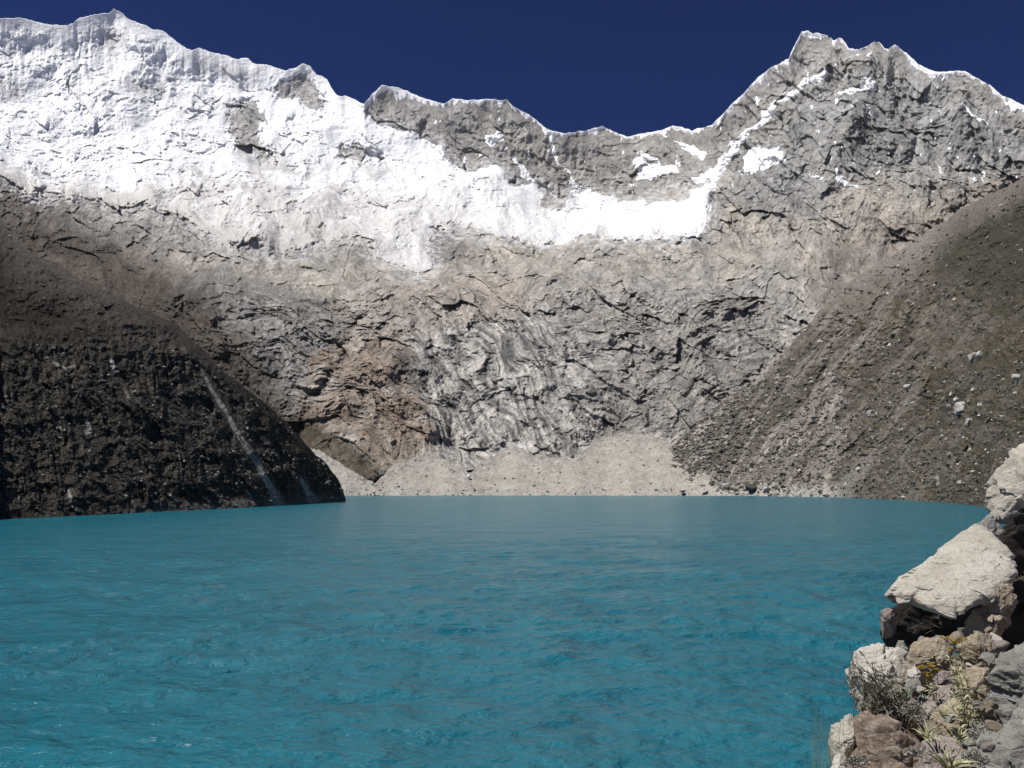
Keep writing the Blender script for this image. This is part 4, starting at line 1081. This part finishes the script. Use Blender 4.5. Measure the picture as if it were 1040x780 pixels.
class MB:
    def __init__(s): s.v = []; s.f = []
    def tube(s, pts, r0, r1, n=5):
        pts = [np.array(p, float) for p in pts]; b0 = len(s.v)
        for k, p in enumerate(pts):
            d = pts[min(k + 1, len(pts) - 1)] - pts[max(k - 1, 0)]; d /= np.linalg.norm(d) + 1e-9
            a = np.cross(d, [.3, .9, .1]); a /= np.linalg.norm(a) + 1e-9; b = np.cross(d, a); r = r0 + (r1 - r0) * k / (len(pts) - 1)
            for q in range(n):
                t = 2 * math.pi * q / n; s.v.append(p + (a * math.cos(t) + b * math.sin(t)) * r)
        for k in range(len(pts) - 1):
            for q in range(n):
                s.f.append((b0 + k * n + q, b0 + k * n + (q + 1) % n, b0 + (k + 1) * n + (q + 1) % n, b0 + (k + 1) * n + q))
    def leaf(s, p, d, L, w, droop=.2, side=None, seg=3):
        p = np.array(p, float); d = np.array(d, float); d /= np.linalg.norm(d) + 1e-9
        a = np.cross(d, side if side is not None else rng.normal(size=3)); a /= np.linalg.norm(a) + 1e-9
        nn = np.cross(a, d); b0 = len(s.v)
        prof = [.35, 1, .75, 0.08] if seg == 3 else [.5, .9, 1, .85, .55, .06]
        m = len(prof) - 1
        for k, pf in enumerate(prof):
            t = k / m; c = p + d * L * t + np.array([0, 0, -1]) * droop * L * t * t
            s.v += [c - a * w * pf * .5 + nn * w * .12 * pf, c + nn * 0, c + a * w * pf * .5 + nn * w * .12 * pf]
        for k in range(m):
            i = b0 + 3 * k
            s.f += [(i, i + 1, i + 4, i + 3), (i + 1, i + 2, i + 5, i + 4)]
    def build(s, name, mat, parent, org):
        v = np.array(s.v) - org
        me = bpy.data.meshes.new(name); me.from_pydata(v.tolist(), [], s.f); me.materials.append(mat)
        for p in me.polygons: p.use_smooth = True
        o = bpy.data.objects.new(name, me); COL.objects.link(o)
        if parent is not None: o.parent = parent
        else: o.location = org
        return o
def thing(name, label, cat, loc, group=None):
    o = bpy.data.objects.new(name, None); o.location = loc; COL.objects.link(o); o.empty_display_size = .1
    return tag(o, label, cat, group)
rv = lambda s: np.array([random.gauss(0, s), random.gauss(0, s), random.gauss(0, s)])

def bush():
    org = pt(905, 738, 4.15)
    t = thing('shrub', 'wiry grey-green bush with small leaves growing over the pale ledge at the water side', 'shrub', org)
    st = MB(); lf_ = MB()
    tips = []
    tg = [(random.uniform(864, 945), random.uniform(668, 733)) for _ in range(120)]
    tg = [(a, b) for a, b in tg if b > 672 + max(0, (a - 885)) * .55 and b < 700 + (a - 850) * .55 + 12]
    tg += [(866,672),(870,668),(864,690),(868,705),(872,715),(876,664),(884,672),(866,728),(895,675),(905,684),(930,700),(938,708),(862,682)]
    for (a, b) in tg:
        D_ = random.uniform(3.95, 4.45)
        e = pt(a, b, D_); r0 = org + np.array([random.uniform(-.10, .10), random.uniform(-.05, .1), random.uniform(-.04, .06)])
        mid_ = (r0 + e) / 2 + np.array([random.gauss(0, .02), random.gauss(0, .02), .03 + random.gauss(0, .015)])
        P_ = [r0, (r0 * .6 + mid_ * .4) + rv(.006), mid_, (mid_ + e) / 2 + rv(.008), e]
        st.tube(P_, .0030, .0010, 4)
        for k in range(13):
            q = random.uniform(.35, 1.0); s_ = q * 4; i = min(int(s_), 3); p = P_[i] + (P_[i + 1] - P_[i]) * (s_ - i)
            d = (P_[i + 1] - P_[i]); d = d / (np.linalg.norm(d) + 1e-9) + rv(.55) + np.array([0, 0, .3])
            lf_.leaf(p, d, random.uniform(.014, .034), random.uniform(.004, .008), .15)
    st.build('stem', M_bstem, t, org); lf_.build('foliage', M_bleaf, t, org)
    # pale dry leaves at the tips
    sv_ = MB()
    for (a, b) in tg[::2]:
        p = pt(a + random.uniform(-3, 3), b + random.uniform(-3, 3), random.uniform(3.9, 4.3))
        for _ in range(4): sv_.leaf(p + rv(.008), rv(1) + np.array([0, 0, .6]), random.uniform(.014, .026), .005, .1)
    tag(sv_.build('foliage', M_silver, t, org), 'silvery leaf tips')
bush()

def twig_plant():
    org = pt(868, 700, 4.35)
    t = thing('dry_weed', 'thin reddish dry weed sprig sticking up over the left end of the pale ledge', 'plant', org)
    st = MB(); lf_ = MB()
    for (a, b) in [(862, 652), (868, 655), (860, 664), (864, 680), (858, 690), (863, 700)]:
        e = pt(a, b, 4.35 + random.uniform(-.05, .05)); P_ = [org, org * .6 + e * .4 + rv(.008), org * .25 + e * .75 + rv(.006), e]
        st.tube(P_, .0018, .0008, 4)
        for k in range(9):
            q = random.uniform(.4, 1); p = org * (1 - q) + e * q + rv(.004); lf_.leaf(p, rv(1) + np.array([0, 0, .5]), random.uniform(.010, .02), .004, .1)
    st.build('stem', M_bstem, t, org); lf_.build('foliage', M_mvleaf, t, org)
M_mvleaf = leaf_mat('mauve_leaf', (.17, .13, .10), .3)
twig_plant()

def flower_plant(label, base, heads, D_, spread):
    org = pt(base[0], base[1], D_)
    t = thing('flowering_plant', label, 'flower', org, )
    st = MB(); lv = MB()
    for (a, b, r_) in heads:
        e = pt(a, b, D_ + random.uniform(-.03, .03)); m_ = (org + e) / 2 + rv(.012)
        st.tube([org + rv(.006), m_, e], .0022, .0014, 5)
        fl = MB()
        for k in range(9):
            c = e + np.array([random.uniform(-1, 1) * r_, random.uniform(-1, 1) * r_, random.uniform(-.35, .35) * r_])
            st.tube([e + np.array([0, 0, -.02]), c], .0010, .0008, 4)
            for q in range(7):
                a_ = 2 * math.pi * q / 7 + random.random(); fl.leaf(c, (math.cos(a_), math.sin(a_), .35), random.uniform(.008, .012), .005, .3)
            fl.tube([c + np.array([0, 0, -.004]), c + np.array([0, 0, .003])], .0035, .0045, 6)
        fl.build('flower_head', M_flow, t, org)
        for k in range(14):
            q = random.uniform(.1, .85); p = org * (1 - q) + e * q + rv(.006)
            lv.leaf(p, np.array([random.gauss(0, 1), random.gauss(0, 1), .5]), random.uniform(.02, .04), .007, .35)
    st.build('stem', M_dry, t, org); lv.build('foliage', M_pale, t, org)
flower_plant('flowering weed with the higher flat orange-yellow flower clusters, above the tan stone', (972, 700), [(962, 648, .018), (970, 652, .016), (976, 649, .018), (968, 658, .012)], 4.3, .1)
flower_plant('flowering weed with the lower orange-yellow flower clusters, at the right tip of the bush', (950, 712), [(938, 677, .018), (945, 675, .018), (942, 684, .015), (951, 680, .012)], 4.2, .1)

def tall_pale():
    org = pt(982, 742, 3.95)
    t = thing('tall_weed', 'tall pale yellow weed with drooping leaves standing between the flowers and the grey boulder', 'plant', org)
    st = MB(); lv = MB()
    for (a, b) in [(968, 662), (972, 676), (976, 690), (966, 694), (984, 700), (990, 716), (962, 706), (978, 668), (994, 730)]:
        e = pt(a, b, 3.95 + random.uniform(-.08, .08)); P_ = [org + rv(.01), org * .65 + e * .35 + rv(.012), org * .3 + e * .7 + rv(.01), e]
        st.tube(P_, .0035, .0016, 5)
        for k in range(17):
            q = random.uniform(.15, 1); p = org * (1 - q) + e * q + rv(.008)
            lv.leaf(p, np.array([random.gauss(0, 1), random.gauss(0, .8), random.uniform(-.2, .8)]), random.uniform(.025, .055), random.uniform(.006, .010), .4, seg=5)
    st.build('stem', M_dry, t, org); lv.build('foliage', M_pale, t, org)
tall_pale()

def rosette(label, u, v, D_, n, Lr, mat):
    org = pt(u, v, D_); mb = MB()
    for k in range(n):
        a_ = random.uniform(0, 6.28); up_ = random.uniform(.5, 2.2)
        mb.leaf(org + rv(.006), (math.cos(a_), math.sin(a_), up_), random.uniform(.5, 1) * Lr, random.uniform(.005, .009), .35, seg=5)
    o = mb.build('rosette_plant', mat, None, org); tag(o, label, 'plant', 'pale rosette plants among the lower stones')
rosette('pale green rosette plant with strap leaves, lowest, cut by the bottom edge', 964, 782, 3.45, 38, .14, M_pale)
rosette('pale rosette plant with strap leaves just right of the bush base', 944, 752, 3.7, 26, .13, M_pale)
rosette('pale green rosette plant between the brown stone and the loose gravel', 975, 752, 3.7, 24, .10, M_pale)
rosette('small silvery rosette plant right of the tall pale weed', 992, 742, 3.8, 22, .07, M_silver)
rosette('small yellowish rosette plant in front of the mauve-grey stone', 958, 728, 3.9, 20, .09, M_pale)

def cushion(label, u, v, D_, r_, n, seed):
    org = pt(u, v, D_); mb = MB()
    for k in range(n):
        d = np.array([random.gauss(0, 1), random.gauss(0, 1), abs(random.gauss(0, 1)) + .2]); d /= np.linalg.norm(d)
        mb.leaf(org + d * r_ * random.uniform(.3, 1.0) * np.array([1.2, 1, .75]), d + rv(.5), random.uniform(.010, .02), .006, .1)
    o = mb.build('cushion_plant', M_cush, None, org); tag(o, label, 'plant', 'grey cushion plants beside the lower right boulder')
cushion('grey twiggy cushion plant left of the biggest lower boulder, uppermost of its kind', 998, 752, 3.65, .05, 260, 1)
cushion('grey twiggy cushion plant at the bottom edge left of the biggest lower boulder', 994, 774, 3.5, .06, 320, 2)
cushion('grey twiggy cushion plant in the shadow right of the brown boulder', 934, 768, 3.6, .045, 220, 3)
cushion('grey twiggy cushion plant in the cleft at the foot of the cream stone', 870, 776, 3.75, .04, 220, 4)

org = pt(836, 800, 3.9); mb = MB()
for k in range(46):
    b0 = org + np.array([random.uniform(-.07, .10), random.uniform(-.08, .08), 0]); hgt = random.uniform(.12, .34)
    dx = random.gauss(0, .05)
    mb.tube([b0, b0 + np.array([dx * .4, 0, hgt * .5]), b0 + np.array([dx * 1.1, 0, hgt])], .0010, .0004, 3)
tag(mb.build('grass_tuft', M_grass, None, org), 'thin wispy grass tuft in front of the water, left foot of the boulder pile', 'grass')

# ------------------------------------------------------------------ thin mountain air
bm = bmesh.new(); bmesh.ops.create_cube(bm, size=1.0)
me = bpy.data.meshes.new('haze'); bm.to_mesh(me); bm.free()
hm = bpy.data.materials.new('air'); hm.use_nodes = True; hn = hm.node_tree
hn.nodes.remove(hn.nodes['Principled BSDF'])
pv = hn.nodes.new('ShaderNodeVolumePrincipled'); pv.inputs['Color'].default_value = (.88, .92, .98, 1); pv.inputs['Density'].default_value = 1.1e-5; pv.inputs['Anisotropy'].default_value = .1
hn.links.new(pv.outputs[0], hn.nodes['Material Output'].inputs['Volume']); me.materials.append(hm)
ho = bpy.data.objects.new('haze', me); COL.objects.link(ho); ho.scale = (42000, 42000, 1790); ho.location = (0, 0, 1790 / 2 - 36)
tag(ho, 'thin clear mountain air softening the far walls', 'haze', kind='stuff')

# ------------------------------------------------------------------ light, sky, camera
SUN_EL, SUN_AZ = 61.0, 254.0          # azimuth clockwise from +Y (the view direction): high on the left, a little behind
w = bpy.data.worlds.new('World'); sc.world = w; w.use_nodes = True
nt = w.node_tree; bg = nt.nodes['Background']
sky = nt.nodes.new('ShaderNodeTexSky'); sky.sky_type = 'NISHITA'; sky.sun_disc = False
sky.sun_elevation = R(SUN_EL); sky.sun_rotation = R(SUN_AZ); sky.altitude = 4600; sky.air_density = .6; sky.dust_density = .05; sky.ozone_density = 6.0
hs_ = nt.nodes.new('ShaderNodeHueSaturation'); hs_.inputs['Hue'].default_value = .517; hs_.inputs['Saturation'].default_value = 1.3; hs_.inputs['Value'].default_value = .68
nt.links.new(sky.outputs[0], hs_.inputs['Color']); nt.links.new(hs_.outputs[0], bg.inputs[0]); bg.inputs[1].default_value = .085
sl = bpy.data.lights.new('sun', 'SUN'); sl.energy = 5.0; sl.angle = R(.53); sl.color = (1, .965, .92)
so = bpy.data.objects.new('sun', sl); COL.objects.link(so)
sd_ = Vector((math.sin(R(SUN_AZ)) * math.cos(R(SUN_EL)), math.cos(R(SUN_AZ)) * math.cos(R(SUN_EL)), math.sin(R(SUN_EL))))
so.rotation_euler = sd_.to_track_quat('Z', 'Y').to_euler(); so.location = (0, 0, 50)
cam = bpy.data.cameras.new('camera'); co = bpy.data.objects.new('camera', cam); COL.objects.link(co)
cam.sensor_width = 36; cam.lens = F / 1040 * 36; cam.clip_end = 60000; cam.clip_start = .05
co.location = (0, 0, H); co.rotation_euler = (math.pi / 2 + PITCH, 0, 0); sc.camera = co
vs = sc.view_settings; vs.view_transform = 'Standard'; vs.look = 'None'; vs.exposure = .12; vs.gamma = 1
sc.cycles.max_bounces = 5; sc.cycles.use_denoising = True
